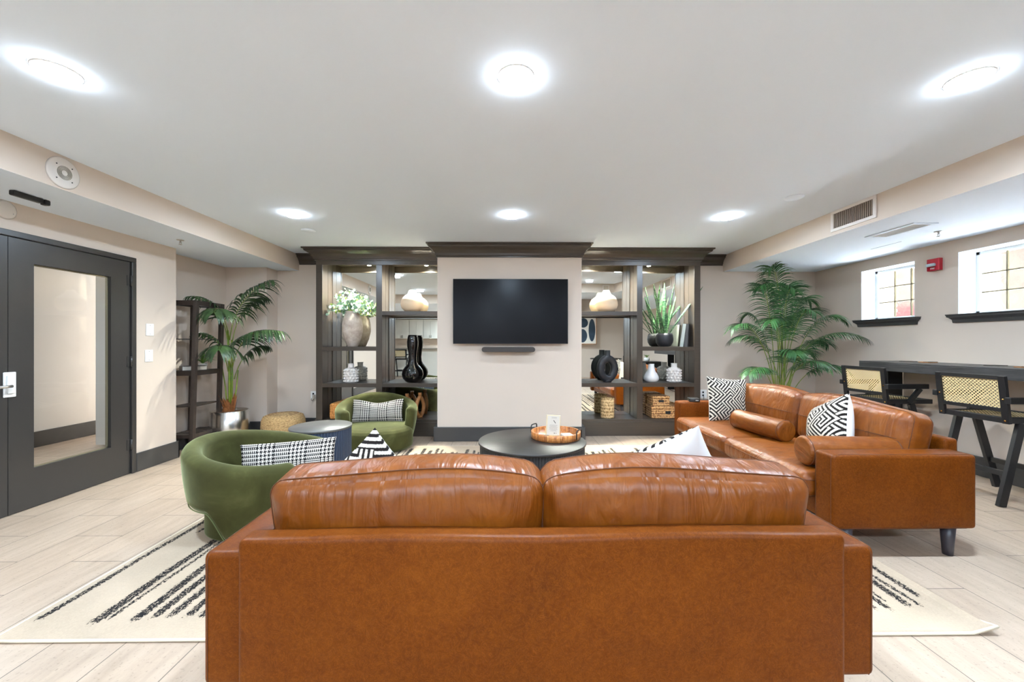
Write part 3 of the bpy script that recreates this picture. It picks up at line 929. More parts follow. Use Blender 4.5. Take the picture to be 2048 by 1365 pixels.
part('sign_frame', MB().box(-.066, .066, .0, .012, .0, .185), simple('clear_acrylic_edge', srgb(214, 196, 160), .25), t, .002)
mb = MB().box(-.058, .058, -.0012, 0, .008, .177)
pp = part('sign_card', mb, M['paper'], t)
mb = MB()
mb.cbox((.010, -.0018, .125), (.006, .001, .034), (0, R(-40), 0))
for k in range(9):
    wv = (.034, .040, .030, .042, .038, .036, .042, .028, .034)[k]
    mb.box(-wv, wv, -.0018, -.0014, .096 - k * .0068, .0972 - k * .0068)
for k in range(2): mb.box(-.02, .03, -.0018, -.0014, .156 + k * .008, .1575 + k * .008)
mb.box(.008, .016, -.0018, -.0014, .020, .028).box(.026, .030, -.0018, -.0014, .019, .029)
part('printed_text', mb, simple('print_ink', srgb(70, 62, 56), .8), pp)
part('sign_foot', MB().box(-.05, .05, .012, .07, 0, .003), M['white'], t)
o = MB().box(-.045, .045, -.045, .045, 0, .012).box(-.043, .047, -.047, .043, .0125, .020).build('paper_stack', M['paper'], None, .001, loc=(TX + .095, TY - .02, TZ + .013), rot=(0, 0, R(12)))
tag(o, 'small stack of white paper cards in the tray right of the notice', 'cards')
o = MB().box(-.05, .05, -.032, .032, 0, .006).box(-.04, .052, -.03, .03, .0065, .010).build('dark_card', simple('dark_print', srgb(46, 54, 62), .4), None, .001, loc=(TX - .115, TY - .03, TZ + .013), rot=(0, 0, R(20)))
tag(o, 'dark flat cards lying in the tray left of the notice', 'cards')

# ------------------------------------------------------------------ rug
RX0, RX1, RY0, RY1 = -2.18, 2.125, 1.69, 4.80
random.seed(11)
stripes = [(-2.150, -2.110, 1.80, 3.2), (-2.150, -2.115, 3.28, 4.62), (-2.06, -2.03, 2.62, 4.5), (-1.888, -1.832, 1.775, 4.62), (-1.822, -1.795, 1.80, 3.8), (-1.72, -1.665, 1.79, 4.68),
           (-1.640, -1.590, 1.81, 3.1), (-1.570, -1.520, 1.815, 4.66), (-1.495, -1.450, 1.815, 4.0), (-1.425, -1.372, 1.81, 4.60)]
x = -1.33
while x < 1.64:
    wd_ = random.choice([.022, .03, .036, .045, .05]); y0 = random.uniform(1.78, 1.86)
    y1 = random.choice([4.55, 4.66, 4.62, 4.70, 4.5]); 
    if random.random() < .25:
        ym = random.uniform(2.6, 3.9); stripes.append((x, x + wd_, y0, ym)); stripes.append((x + .01, x + wd_ + .01, ym + .12, y1))
    else: stripes.append((x, x + wd_, y0, y1))
    x += wd_ + random.choice([.022, .03, .035, .07])
stripes += [(2.020, 2.062, 1.915, 4.60), (1.955, 1.985, 1.845, 4.4), (1.892, 1.940, 1.85, 4.66), (1.828, 1.852, 1.88, 4.5), (1.778, 1.818, 1.825, 4.64), (1.722, 1.748, 1.825, 4.3), (1.672, 1.700, 1.83, 4.6)]
NX, NY = 500, 170
bm = bmesh.new(); vals = []; vv = []
def curl(x, y):
    d = math.hypot(RX1 - x, y - RY0); return .028 * max(0, 1 - d / .10) ** 1.5
for i in range(NX + 1):
    x = RX0 + (RX1 - RX0) * i / NX
    for j in range(NY + 1):
        y = RY0 + (RY1 - RY0) * j / NY
        vv.append(bm.verts.new((x, y, .0118 + curl(x, y))))
        m_ = 0
        for a, b, c_, d_ in stripes:
            if c_ - .02 <= y <= d_ + .02:
                wob = .004 * math.sin(y * 9 + a * 31)
                e = min(x - a - wob, b + wob - x)
                if e > -.01:
                    k = max(0, min(1, .5 + e / .02)); ends = max(0, min(1, (min(y - c_, d_ - y) + .02) / .05)); m_ = max(m_, k * ends * .66)
        vals.append(m_)
for i in range(NX):
    for j in range(NY):
        a = i * (NY + 1) + j
        bm.faces.new((vv[a], vv[a + NY + 1], vv[a + NY + 2], vv[a + 1])).smooth = True
# skirt and underside
n0 = len(vals)
per = [(i, 0) for i in range(NX)] + [(NX, j) for j in range(NY)] + [(NX - i, NY) for i in range(NX)] + [(0, NY - j) for j in range(NY)]
low = []
for i, j in per:
    p = vv[i * (NY + 1) + j].co; low.append(bm.verts.new((p.x, p.y, p.z - .0108))); vals.append(0)
for k in range(len(per)):
    k2 = (k + 1) % len(per)
    bm.faces.new((low[k], low[k2], vv[per[k2][0] * (NY + 1) + per[k2][1]], vv[per[k][0] * (NY + 1) + per[k][1]]))
bm.faces.new(list(reversed(low)))
me = bpy.data.meshes.new('area_rug'); bm.to_mesh(me); bm.free()
rug = bpy.data.objects.new('area_rug', me); link(rug); me.materials.append(M['rug']); attr_mesh(rug, vals)
tag(rug, 'large cream rug with ragged black stripes under the seating group', 'rug')
pts = [(RX0, RY0), (RX1, RY0), (RX1, RY1), (RX0, RY1)]
path = []
for k in range(4):
    a, b = Vector(pts[k]), Vector(pts[(k + 1) % 4])
    for i in range(40): p = a.lerp(b, i / 40); path.append((p.x, p.y, .0075 + curl(p.x, p.y)))
part('rug_binding', MB().tube(path, .0065, 8, closed=True), M['binding'], rug)

# ------------------------------------------------------------------ built-in bookcases
ZT = 2.315
def bookcase(label, xo0, xo1, xm0, xm1, split_left, mirror_tilt=0):
    """xo outer limits, xm middle upright; split_left: the bay with the 1.69 shelf is the left one"""
    t = thing('bookcase', label, 'bookcase', ((xo0 + xo1) / 2, YCASE, 0), 0, 'built-in mirrored bookcases')
    cx = (xo0 + xo1) / 2
    L = lambda x: x - cx
    wall_left_side = xo0 < -1   # outer upright on the left
    yb = .325                    # interior depth
    a, b = L(xo0), L(xo1)
    ow = .085
    if wall_left_side: ul, ur = (a, a + ow), (b - .018, b)
    else: ul, ur = (a, a + .018), (b - ow, b)
    mb = MB()
    for u0, u1 in (ul, (L(xm0), L(xm1)), ur):
        mb.box(u0, u1, 0, .022, .225, ZT)
    mb.box(a, b, 0, .022, ZT, 2.40)                    # header
    mb.box(a + .001, b - .001, .001, .022, 2.40, H - .01)
    mb.box(a - .012 if wall_left_side else a, b if wall_left_side else b + .012, -.018, .022, .0, .19)   # plinth
    mb.box(a - .012 if wall_left_side else a, b if wall_left_side else b + .012, -.012, .022, .19, .225)
    part('face_frame', mb, M['case'], t, .003)
    # sides, each in two boards with a groove between
    for x0, x1, nm in ((ul[0], ul[1] - .004, 'side_panel'), (L(xm0) + .004, L(xm1) - .004, 'partition'), (ur[0] + .004 if ur[1] - ur[0] > .05 else ur[0], ur[1], 'side_panel')):
        mb = MB().box(x0, x1, .022, .175, .19, 2.41).box(x0 + .004, x1 - .004, .175, .182, .19, 2.41).box(x0, x1, .182, yb, .19, 2.41)
        part(nm, mb, M['case'], t)
    part('top_panel', MB().box(a + .004, b - .004, .022, yb, 2.405, 2.42), M['case'], t)
    part('back_panel', MB().box(a + .004, b - .004, yb + .018, yb + .03, .1, 2.42), M['case'], t)
    part('bottom_shelf', MB().box(a + .004, b - .004, .0, yb, .19, .2255), M['case'], t)
    cr = crown(a if wall_left_side else a, b, 0, .30, 2.372, H - .002, .135, wall_left_side, not wall_left_side)
    part('cornice', cr, M['case'], t)
    bays = [(ul[1], L(xm0)), (L(xm1), ur[0])]
    for k, (x0, x1) in enumerate(bays):
        high = 1.69 if (k == 0) == split_left else 1.208
        for zt, th in ((high, .053), (.715, .053)):
            mb = MB().box(x0, x1, .002, .026, zt - th, zt).box(x0, x1, .026, yb, zt - .038, zt - .001)
            part('shelf', mb, M['case'], t, .002)
        # mirror with a slim frame, above each shelf level
        xc = (x0 + x1) / 2; hw_ = (x1 - x0) / 2 - .002
        for m0, m1 in ((.228, high - .04), (high + .002, 2.403)):
            mi = part('mirror', MB().box(-hw_, hw_, -.004, .0, -(m1 - m0) / 2, (m1 - m0) / 2), M['mirror'], t)
            mi.location = (xc, yb - .006, (m0 + m1) / 2)
            if mirror_tilt and k == 0 and m0 > 1: mi.rotation_euler = (.031, 0, .031); mi.location.y -= .01
        # puck light under the top
        px_ = x0 + (x1 - x0) * (.66 if wall_left_side else .34)
        pk = part('puck_light', MB().lathe([(.034, 0), (.034, .012), (.001, .012)], 24, (px_, .19, 2.392)), M['metal'], t)
        part('puck_lens', MB().lathe([(.001, -.002), (.026, -.002), (.027, .002)], 24, (px_, .19, 2.391)), M['puck'], pk)
        ld = bpy.data.lights.new('puck_glow', 'AREA'); ld.shape = 'DISK'; ld.size = .05; ld.energy = 26.0; ld.spread = R(150); ld.color = (.96, 1, .90)
        lo = bpy.data.objects.new('puck_glow', ld); link(lo); lo.parent = pk; lo.location = (px_, .19, 2.386)
    return t
bookcase('dark built-in bookcase left of the television with mirrored back', -2.58, -.905, -1.774, -1.693, False)
bookcase('dark built-in bookcase right of the television with mirrored back', .96, 2.628, 1.760, 1.838, True, 1)

def solid(name, mb, mat, label, cat, loc, rot=None, group=None, bevel=0):
    o = mb.build(name, mat, None, bevel, loc=loc, rot=rot); return tag(o, label, cat, group)

# vases
prof = [(.001, 0), (.062, 0), (.072, .01), (.112, .11), (.136, .22), (.137, .30), (.118, .40), (.095, .455), (.088, .475), (.092, .492), (.084, .492), (.080, .47), (.08, .38), (.001, .37)]
solid('floor_vase', MB().lathe(prof, 48, rfun=lambda r, a, z: r * (1 + .012 * math.sin(3 * a + 8 * z))), M['stone'], 'tall weathered stone vase holding leafy sprays on the left bookcase', 'vase', (-2.150, 5.505, 1.208))
def gourd(label, loc):
    prof = [(.001, 0), (.075, 0), (.105, .012), (.142, .05), (.157, .10), (.152, .150), (.130, .195), (.098, .225), (.070, .243), (.060, .258), (.046, .295), (.038, .302), (.034, .296), (.030, .26), (.001, .25)]
    return solid('gourd_vase', MB().lathe(prof, 48), M['twotone'], label, 'vase', loc, None, 'two-tone gourd vases')
gourd('rounded cream and tan gourd vase on the top shelf of the left bookcase', (-1.322, 5.500, 1.690))
gourd('rounded cream and tan gourd vase on the top shelf of the right bookcase', (1.380, 5.500, 1.690))
prof = [(.001, 0), (.07, 0), (.10, .015), (.137, .06), (.147, .115), (.138, .165), (.105, .215), (.075, .245), (.058, .28), (.052, .34), (.060, .42), (.074, .50), (.076, .56), (.068, .62), (.060, .655), (.052, .655), (.05, .60), (.001, .58)]
solid('black_vase', MB().lathe(prof, 48), M['blackgloss'], 'tall glossy black vase with a bulb base and long neck', 'vase', (-1.318, 5.503, .715))
def hobnail(label, loc):
    mb = MB().lathe([(.001, 0), (.078, 0), (.086, .01), (.088, .10), (.086, .175), (.074, .196), (.045, .203), (.040, .208), (.040, .252), (.044, .262), (.036, .262), (.033, .21), (.001, .20)], 40)
    for r_ in range(5):
        for k in range(12):
            a = 2 * PI * (k + .5 * (r_ % 2)) / 12
            mb.sphere((math.cos(a) * .088, math.sin(a) * .088, .022 + r_ * .036), .0165, n=8, m=5)
    return solid('hobnail_vase', mb, M['hobnail'], label, 'vase', loc, None, 'hobnail vases')
hobnail('knobbly white vase on the middle shelf of the left bookcase', (-2.165, 5.49, .715))
hobnail('knobbly white vase on the middle shelf of the right bookcase', (2.325, 5.49, .715))
prof = [(.001, 0), (.065, 0), (.085, .012), (.102, .04), (.100, .075), (.080, .115), (.055, .155), (.043, .20), (.040, .245), (.043, .252), (.035, .252), (.033, .2), (.001, .18)]
solid('bottle_vase', MB().lathe(prof, 48), M['ceramic'], 'smooth white bottle vase with a flared base beside the knobbly vase', 'vase', (2.008, 5.50, .715))
# ring vase
mb = MB()
def ringv(u, v):
    a = 2 * PI * u; b = 2 * PI * v
    ry, rz = .105, .138
    hw, hd = .052, .045
    k = (abs(math.cos(b)) ** 2.6 + abs(math.sin(b)) ** 2.6) ** (-1 / 2.6)
    rad = math.cos(b) * k * hw; dep = math.sin(b) * k * hd
    return Vector(((ry + rad) * math.cos(a), dep, .19 + (rz + rad) * math.sin(a)))
mb.grid(ringv, 64, 28, closed_u=True, closed_v=True)
mb.lathe([(.05, .355), (.040, .38), (.040, .445), (.034, .445), (.034, .40), (.001, .39)], 32, sy=.85, cap=False)
mb.lathe([(.001, .003), (.06, .003), (.064, .03), (.05, .05)], 32, sy=.75)
solid('ring_vase', mb, M['blackmatt'], 'matt black ring-shaped vase with a hole through its middle', 'vase', (1.395, 5.50, .712), (0, 0, R(14)))
# snake plant
t = thing('snake_plant', 'snake plant with upright mottled leaves in a round black bowl', 'potted plant', (2.195, 5.50, 1.208))
part('bowl', MB().lathe([(.001, 0), (.06, 0), (.085, .012), (.112, .06), (.118, .105), (.112, .155), (.100, .188), (.094, .186), (.104, .15), (.098, .14), (.001, .165)], 48), M['blackmatt'], t)
part('moss', MB().lathe([(.001, .180), (.05, .178), (.098, .166)], 24, cap=False, rfun=lambda r, a, z: r), M['moss'], t)
def blade(a, spread, ln, wd_, twist, base=(0, 0, .165), curve=.0):
    mb = MB(); n = 14; rows = []
    d = Vector((math.cos(a), math.sin(a), 0)); side = Vector((-math.sin(a + twist), math.cos(a + twist), 0))
    for i in range(n + 1):
        s_ = i / n
        p = Vector(base) + d * (math.sin(spread + curve * s_) * ln * s_) + Vector((0, 0, math.cos(spread + curve * s_) * ln * s_))
        w2 = 1.35 * wd_ * (.6 + .9 * s_ - .3 * s_ ** 2) * (1 - s_ ** 5) + .0008
        cup = d * .012 * (1 if s_ < .95 else .2)
        rows.append([p - side * w2 / 2 + cup * .6, p - side * w2 / 4 + cup * .15, p, p + side * w2 / 4 + cup * .15, p + side * w2 / 2 + cup * .6])
    vs = [v for r_ in rows for v in r_] + [v + Vector((0, 0, 0)) - d * .003 for r_ in rows for v in r_]
    m = (n + 1) * 5; fs = []
    for i in range(n):
        for k in range(4):
            q = i * 5 + k; fs.append((q, q + 1, q + 6, q + 5)); fs.append((m + q, m + q + 5, m + q + 6, m + q + 1))
        fs.append((i * 5, i * 5 + 5, m + i * 5 + 5, m + i * 5)); fs.append((i * 5 + 4, m + i * 5 + 4, m + i * 5 + 9, i * 5 + 9))
    mb._new(vs, fs, 0, True)
    return mb
for a, sp_, ln, wd_, tw, bx in ((0, 33, .90, .060, 1.57, (.05, 0, .165)), (10, 33, .60, .034, 1.3, (.05, -.02, .165)), (180, 22, .62, .034, 1.5, (-.04, 0, .165)), (190, 8, .78, .052, 1.57, (-.02, .02, .165)),
                         (175, 12, .66, .058, 1.57, (0, -.03, .165)), (60, 2, .80, .036, 1.57, (0, .02, .165)), (350, 7, .78, .030, 1.2, (.01, 0, .165)), (5, 12, .62, .044, 1.57, (.03, .02, .165)),
                         (185, 34, .50, .030, 1.6, (-.04, .01, .165)), (270, 6, .34, .030, 1.57, (.0, -.03, .165)), (200, 52, .42, .03, 1.4, (-.04, 0, .165)), (340, 4, .46, .028, 1.57, (.02, -.03, .165))):
    ex = blade(R(a), R(sp_), ln * .93, wd_, tw - 1.57, bx, .05)
    part('leaf', ex, M['snake'], t)
# leaning books
for i, (lx, ln_, col) in enumerate(((2.452, 'grey book with a dark spine leaning near the snake plant on the right bookcase', 0), (2.520, 'dark book standing against the right side of the right bookcase', 1))):
    t = thing('book', ln_, 'book', (lx, 5.52, 1.209), (0, R((7, 3)[i]), R((-30, -34)[i])), 'books on the right bookcase')
    part('cover', MB().box(-.022, -.018, -.09, .09, 0, .318).box(.018, .022, -.09, .09, 0, .318).box(-.022, .022, -.092, -.087, 0, .318), simple('book_cover', srgb(*((176, 180, 172), (84, 80, 78))[i]), .35), t, .001)
    part('pages', MB().box(-.018, .018, -.087, .084, .004, .313), simple('book_block', srgb(*((70, 60, 56), (60, 56, 54))[i]), .8), t)
# woven cylinder and boxes
mb = MB().lathe([(.001, 0), (.088, 0), (.092, .01), (.092, .268), (.090, .275), (.084, .27), (.084, .02), (.001, .02)], 48)
solid('woven_canister', mb, M['lattice'], 'pale woven cylinder basket on the bottom shelf of the right bookcase', 'basket', (1.385, 5.46, .226))
def wbox(label, loc, rot, w_, d_, h_):
    t = thing('woven_box', label, 'basket', loc, rot, 'lidded woven boxes')
    mb = MB().box(-w_ / 2, w_ / 2, -d_ / 2, d_ / 2, 0, h_ * .74)
    part('box_body', mb, M['hyacinth'], t, .008)
    part('lid', MB().box(-w_ / 2 - .006, w_ / 2 + .006, -d_ / 2 - .006, d_ / 2 + .006, h_ * .74, h_), M['hyacinth'], t, .01)
    part('handle_slot', MB().box(-.035, .035, -d_ / 2 - .0015, -d_ / 2, h_ * .36, h_ * .60), M['slot'], t)
    return t
wbox('large woven box at the bottom of a stack of two in the right bookcase', (2.20, 5.505, .226), R(-3), .44, .27, .17)
wbox('small woven box on top of a stack of two in the right bookcase', (2.11, 5.51, .3965), R(0), .23, .23, .135)
# left bottom items
mb = MB()
soft_box(mb, .14, .14, .105, .02, (.006, .006, .006), 6, 3)
solid('honey_basket', mb, M['orangebasket'], 'square honey-coloured woven basket partly behind the far green chair', 'basket', (-2.27, 5.51, .332))
def loop_sculpture(label, loc, s_, rot=0):
    mb = MB(); pts = []
    for k in range(48):
        a = 2 * PI * k / 48
        zz = math.cos(a); w_ = .075 * (1 - .42 * max(0, zz) ** 1.3)
        pts.append((math.sin(a) * w_ * s_, 0, (.155 - .0 + .13 * zz * -1 * -1) * s_))
    mb.tube(pts, .026 * s_, 12, closed=True)
    mb.lathe([(.022 * s_, .29 * s_), (.028 * s_, .33 * s_), (.026 * s_, .345 * s_), (.001, .345 * s_)], 20)
    mb.lathe([(.001, 0), (.045 * s_, 0), (.045 * s_, .02 * s_), (.001, .025 * s_)], 24, sy=.7)
    return solid('wooden_sculpture', mb, M['sculptwood'], label, 'sculpture', loc, (0, 0, rot), 'wooden loop sculptures')
loop_sculpture('taller carved wooden loop at the right end of the left bookcase bottom shelf', (-1.215, 5.50, .226), 1.0, R(60))
loop_sculpture('shorter carved wooden loop behind the back of the far green chair', (-1.40, 5.52, .226), .95, R(20))

# leafy spray in the tall vase
t = thing('leafy_spray', 'white-flecked eucalyptus spray arranged in the tall stone vase', 'foliage', (-2.150, 5.495, 1.62))
random.seed(5)
for k in range(64):
    a = random.uniform(0, 2 * PI); el = random.uniform(.1, 1.35)
    ln = random.uniform(.17, .33) * (1.15 if el < .7 else 1)
    mb = MB(); pts = []
    p = Vector((0, 0, .02)); d = Vector((math.cos(a) * math.sin(el) * 1.05, math.sin(a) * math.sin(el) * .62, math.cos(el) + .25)).normalized()
    for i in range(8):
        pts.append(p.copy()); p += d * ln / 7; d.z -= .16 * math.sin(el); d.normalize()
    mb.tube(pts, .0016, 5, 0)
    for i in range(2, 8):
        for q in range(3):
            c_ = pts[i] + Vector((random.uniform(-1, 1), random.uniform(-1, 1), random.uniform(-1, 1))) * .022
            nrm = Vector((random.uniform(-1, 1), random.uniform(-1, .2), random.uniform(-.5, 1))).normalized(); u = nrm.orthogonal().normalized(); v = nrm.cross(u)
            r_ = random.uniform(.014, .025)
            ring = [c_ + (u * math.cos(2 * PI * w2 / 7) + v * math.sin(2 * PI * w2 / 7) * .85) * r_ for w2 in range(7)]
            mb._new([c_ + nrm * .003] + ring, [(0, w2 + 1, (w2 + 1) % 7 + 1) for w2 in range(7)], random.choice([0, 0, 0, 0, 1, 2]), True)
    part('sprig', mb, [M['eucal'], M['eucal2'], M['flower']], t)

# ------------------------------------------------------------------ television, sound bar
t = thing('television', 'large flat black television mounted on the centre wall', 'television', (.039, YBUMP, 1.25))
part('tv_body', MB().box(-.728, .728, -.082, -.05, 0, .822).box(-.4, .4, -.05, -.025, .15, .6), M['black'], t, .003)
part('screen', MB().box(-.722, .722, -.0835, -.082, .008, .816), M['screen'], t)
part('wall_bracket', MB().box(-.2, .2, -.025, -.0005, .25, .55), M['black'], t)
t = thing('sound_bar', 'slim dark sound bar mounted below the television', 'speaker', (.012, YBUMP, 1.178))
pts = []
prof = [(.034 * math.cos(a * PI / 12), .032 * math.sin(a * PI / 12)) for a in range(24)]
poly = [(-.305 - .032 * math.sin(PI * i / 10), .032 * math.cos(PI * i / 10)) for i in range(11)] + [(.305 + .032 * math.sin(PI * i / 10), -.032 * math.cos(PI * i / 10)) for i in range(11)]
part('speaker_body', MB().extrude_y(poly, -.115, -.035), simple('sound_bar_cloth', srgb(66, 60, 56), .7, bump=.3, bscale=400), t, .004)
part('wall_bracket', MB().box(-.22, -.18, -.035, -.0005, -.03, .02).box(.18, .22, -.035, -.0005, -.03, .02), M['black'], t)

# ------------------------------------------------------------------ alcove: rack, palm, plants, lamp
t = thing('shelf_rack', 'tall open espresso wood rack standing in the left alcove', 'shelf', (-3.71, 4.71, 0))
def rl(x, y): return (x + 3.71, y - 4.71)
F0 = [(-3.575, 4.515), (-3.60, 4.955), (-3.82, 4.80), (-3.82, 4.515)]
F1 = [(-3.525, 4.515), (-3.555, 4.955), (-3.78, 4.80), (-3.80, 4.515)]
for k in range(4):
    a = rl(*F0[k]); b = rl(*F1[k])
    part('post', MB().beam((*a, 0), (*b, 1.745), .042, .042, up=(0, 1, 0)), M['rackwood'], t, .002)
def poly_at(z, grow=0):
    return [(rl(*F0[k])[0] * (1 - z / 1.745) + rl(*F1[k])[0] * z / 1.745, rl(*F0[k])[1]) for k in range(4)]
for z, th, nm in ((.22, .04, 'slatted_shelf'), (.545, .014, 'shelf'), (.945, .055, 'shelf'), (1.31, .008, 'glass_shelf'), (1.745, .055, 'top_frame')):
    p = poly_at(z); mb = MB()
    if nm in ('shelf', 'glass_shelf'):
        mb.extrude_y(p, z - min(th, .016), z, axis='z')
    if nm == 'slatted_shelf':
        for k in range(7):
            f_ = (k + .5) / 7; y = p[0][1] + (p[1][1] - p[0][1]) * f_
            xr = p[0][0] + (p[1][0] - p[0][0]) * f_; xl = p[3][0]; 
            mb.box(xl, xr, y - .022, y + .022, z - .012, z)
    if th > .02 or nm == 'top_frame':
        for k in range(4):
            a, b = p[k], p[(k + 1) % 4]; mb.beam((*a, z - th / 2), (*b, z - th / 2), .02, th)
    part(nm, mb, M['rackwood'] if nm != 'glass_shelf' else M['blackoak'], t)
t = thing('book', 'thick grey album lying flat on the middle shelf of the alcove rack', 'book', (-3.67, 4.68, .946), (0, 0, R(48)))
part('cover', MB().box(-.13, .10, -.09, .09, 0, .004).box(-.13, .10, -.09, .09, .044, .048).box(-.13, -.126, -.09, .09, 0, .048), simple('grey_brown_cover', srgb(108, 98, 92), .5), t, .001)
part('pages', MB().box(-.126, .095, -.085, .085, .004, .044), M['paper'], t)

def leaf_strip(mb, p0, d, ln, wd_, droop, side, n=6, mi=0):
    """narrow curved leaf from p0 along d"""
    p = Vector(p0); d = Vector(d).normalized(); side = Vector(side)
    side = (side - d * side.dot(d)).normalized() if (side - d * side.dot(d)).length > 1e-4 else d.orthogonal().normalized()
    vs = []
    for i in range(n + 1):
        s_ = i / n; w2 = wd_ * (math.sin(PI * min(1, s_ * .94 + .06)) ** .7) * (1 - .35 * s_) + .0006
        if i == n: w2 = .0004
        up = side.cross(d).normalized()
        vs += [p - side * w2 / 2 - up * w2 * .12, p.copy(), p + side * w2 / 2 - up * w2 * .12]
        p = p + d * ln / n; d = (d + Vector((0, 0, -droop / n))).normalized()
    fs = []
    for i in range(n):
        q = i * 3; fs += [(q, q + 1, q + 4, q + 3), (q + 1, q + 2, q + 5, q + 4)]
    mb._new(vs, fs, mi, True)

def bez(P, s_):
    a, b, c, d = [Vector(p) for p in P]; u = 1 - s_
    return a * u ** 3 + b * 3 * u * u * s_ + c * 3 * u * s_ * s_ + d * s_ ** 3

def frond(P, n, leaf, wd_, droop, start=.35, stemr=.006, fold=.35, lmax=.5, jit=.1, mat=None, parent=None, end=1.0):
    mb = MB()
    pts = [bez(P, i / 24) for i in range(25)]
    mb.tube(pts, stemr, 6, 1, taper=lambda s_: 1 - .8 * s_)
    for i in range(n):
        s_ = start + (end - start) * (i + .5) / n
        p = bez(P, s_); tn = (bez(P, min(1, s_ + .02)) - bez(P, s_ - .02)).normalized()
        sd = tn.cross(Vector((0, 0, 1)))
        if sd.length < .05: sd = Vector((1, 0, 0))
        sd.normalize(); up = sd.cross(tn).normalized()
        k = (s_ - start) / (end - start)
        ln = leaf * (.55 + .9 * math.sin(PI * (.15 + .75 * k)) * .5) * (1 - .35 * k) * random.uniform(1 - jit, 1 + jit)
        for sg in (-1, 1):
            ang_ = R(62 - 30 * k) + random.uniform(-.08, .08)
            d = tn * math.cos(ang_) + sd * sg * math.sin(ang_) + up * fold
            leaf_strip(mb, p, d, ln, wd_ * random.uniform(.85, 1.1), droop * random.uniform(.8, 1.2), up.cross(d) , 6)
    return part('frond', mb, [mat, M['stem']], parent)

random.seed(21)
bx, by = -3.50, 5.02
t = thing('potted_palm', 'kentia palm with broad drooping leaflets in a brushed steel planter by the alcove', 'potted plant', (bx, by, 0))
part('planter', MB().lathe([(.001, 0), (.205, 0), (.208, .004), (.208, .412), (.204, .416), (.196, .414), (.196, .37), (.001, .365)], 64), M['chrome2'] if 'chrome2' in M else M.setdefault('chrome2', simple('brushed_steel', srgb(214, 212, 208), .22, 1)), t)
part('planter_mulch', MB().lathe([(.001, .405), (.1, .40), (.195, .385)], 32, cap=False), M['soil'], t)
# husk at the foot
mb = MB()
for k in range(40):
    a = random.uniform(0, 2 * PI); r_ = random.uniform(.02, .06)
    leaf_strip(mb, (math.cos(a) * r_, math.sin(a) * r_ * .8, .39), (math.cos(a) * .35 - .15, math.sin(a) * .3, 1), random.uniform(.10, .26), .03, -.2, (-math.sin(a), math.cos(a), 0), 4)
mb.lathe([(.065, .38), (.06, .44), (.03, .52), (.001, .56)], 16, (-.02, 0, 0))
part('fibre_husk', mb, M['husk'], t)
for (a, b, r_) in (((0, 0, .42), (-.02, -.01, 1.42), .017), ((.02, 0, .42), (.035, -.02, 1.30), .011), ((-.03, 0, .42), (-.10, 0, .98), .009), ((.03, .01, .42), (.13, -.04, .92), .009)):
    mid = (Vector(a) + Vector(b)) / 2 + Vector((.01, 0, 0))
    part('stem', MB().tube([a, mid, b], r_, 10, taper=lambda s_: 1 - .3 * s_), M['stem'], t)
def F(*p): return [(x - bx, y - by, z) for x, y, z in p]
K = dict(mat=M['palm1'], parent=t, start=.32, fold=.05)
frond(F((-3.50, 5.02, 1.30), (-3.46, 5.00, 1.62), (-3.26, 4.95, 1.92), (-2.93, 4.92, 2.03)), 19, .44, .036, 2.2, **K)
frond(F((-3.48, 5.02, .86), (-3.40, 4.98, 1.30), (-3.16, 4.92, 1.48), (-2.78, 4.88, 1.40)), 21, .45, .038, 2.2, **K)
frond(F((-3.52, 5.02, 1.25), (-3.52, 4.95, 1.62), (-3.58, 4.82, 1.86), (-3.70, 4.62, 1.80)), 13, .24, .034, 2.2, **K)
frond(F((-3.50, 5.02, 1.30), (-3.48, 4.9, 1.6), (-3.42, 4.7, 1.75), (-3.30, 4.48, 1.60)), 16, .40, .036, 2.3, **K)
frond(F((-3.48, 5.02, .95), (-3.46, 4.9, 1.20), (-3.40, 4.72, 1.30), (-3.26, 4.5, 1.18)), 16, .40, .036, 2.3, **K)
frond(F((-3.50, 5.05, 1.2), (-3.50, 5.12, 1.6), (-3.40, 5.2, 1.85), (-3.22, 5.25, 1.86)), 16, .32, .034, 2.4, **K)
frond(F((-3.52, 5.02, .9), (-3.56, 5.0, 1.2), (-3.60, 4.90, 1.42), (-3.70, 4.72, 1.38)), 12, .22, .034, 2.4, **K)
frond(F((-3.46, 5.04, .8), (-3.42, 5.1, 1.1), (-3.32, 5.18, 1.25), (-3.18, 5.25, 1.22)), 14, .30, .034, 2.4, **K)

# small leafy plant on the rack
t = thing('leafy_plant', 'small bright green leafy plant on the alcove rack behind the album', 'potted plant', (-3.70, 4.84, .945))
part('small_pot', MB().lathe([(.001, 0), (.035, 0), (.045, .07), (.04, .07), (.001, .06)], 24), M['white'], t)
random.seed(3)
for k in range(14):
    a = random.uniform(0, 2 * PI); el = random.uniform(.3, 1.1); mb = MB()
    leaf_strip(mb, (0, 0, .06), (math.cos(a) * el, math.sin(a) * el * .6, 1), random.uniform(.11, .20), .045, 1.6, (-math.sin(a), math.cos(a), 0), 6)
    part('leaf', mb, M['potleaf'], t)
# slim vertical wall light in the alcove
t = thing('wall_light', 'slim vertical light glowing on the alcove wall behind the rack', 'lamp', (XA, 4.93, 1.50))
part('light_backplate', MB().box(.0005, .02, -.03, .03, -.20, .18), M['metal'], t, .003)
part('light_tube', MB().box(.02, .032, -.014, .014, -.17, .15), emit('alcove_tube', (1, .98, .93, 1), 3.5), t, .003)

# pouf
mb = MB()
prof = [(.001, 0), (.20, 0), (.245, .03), (.262, .09), (.265, .16), (.258, .24), (.235, .295), (.18, .318), (.001, .322)]
mb.lathe(prof, 64, rfun=lambda r, a, z: r)
solid('jute_pouf', mb, M['jute'], 'round braided jute pouf on the floor left of the left bookcase', 'pouf', (-2.985, 5.30, 0))

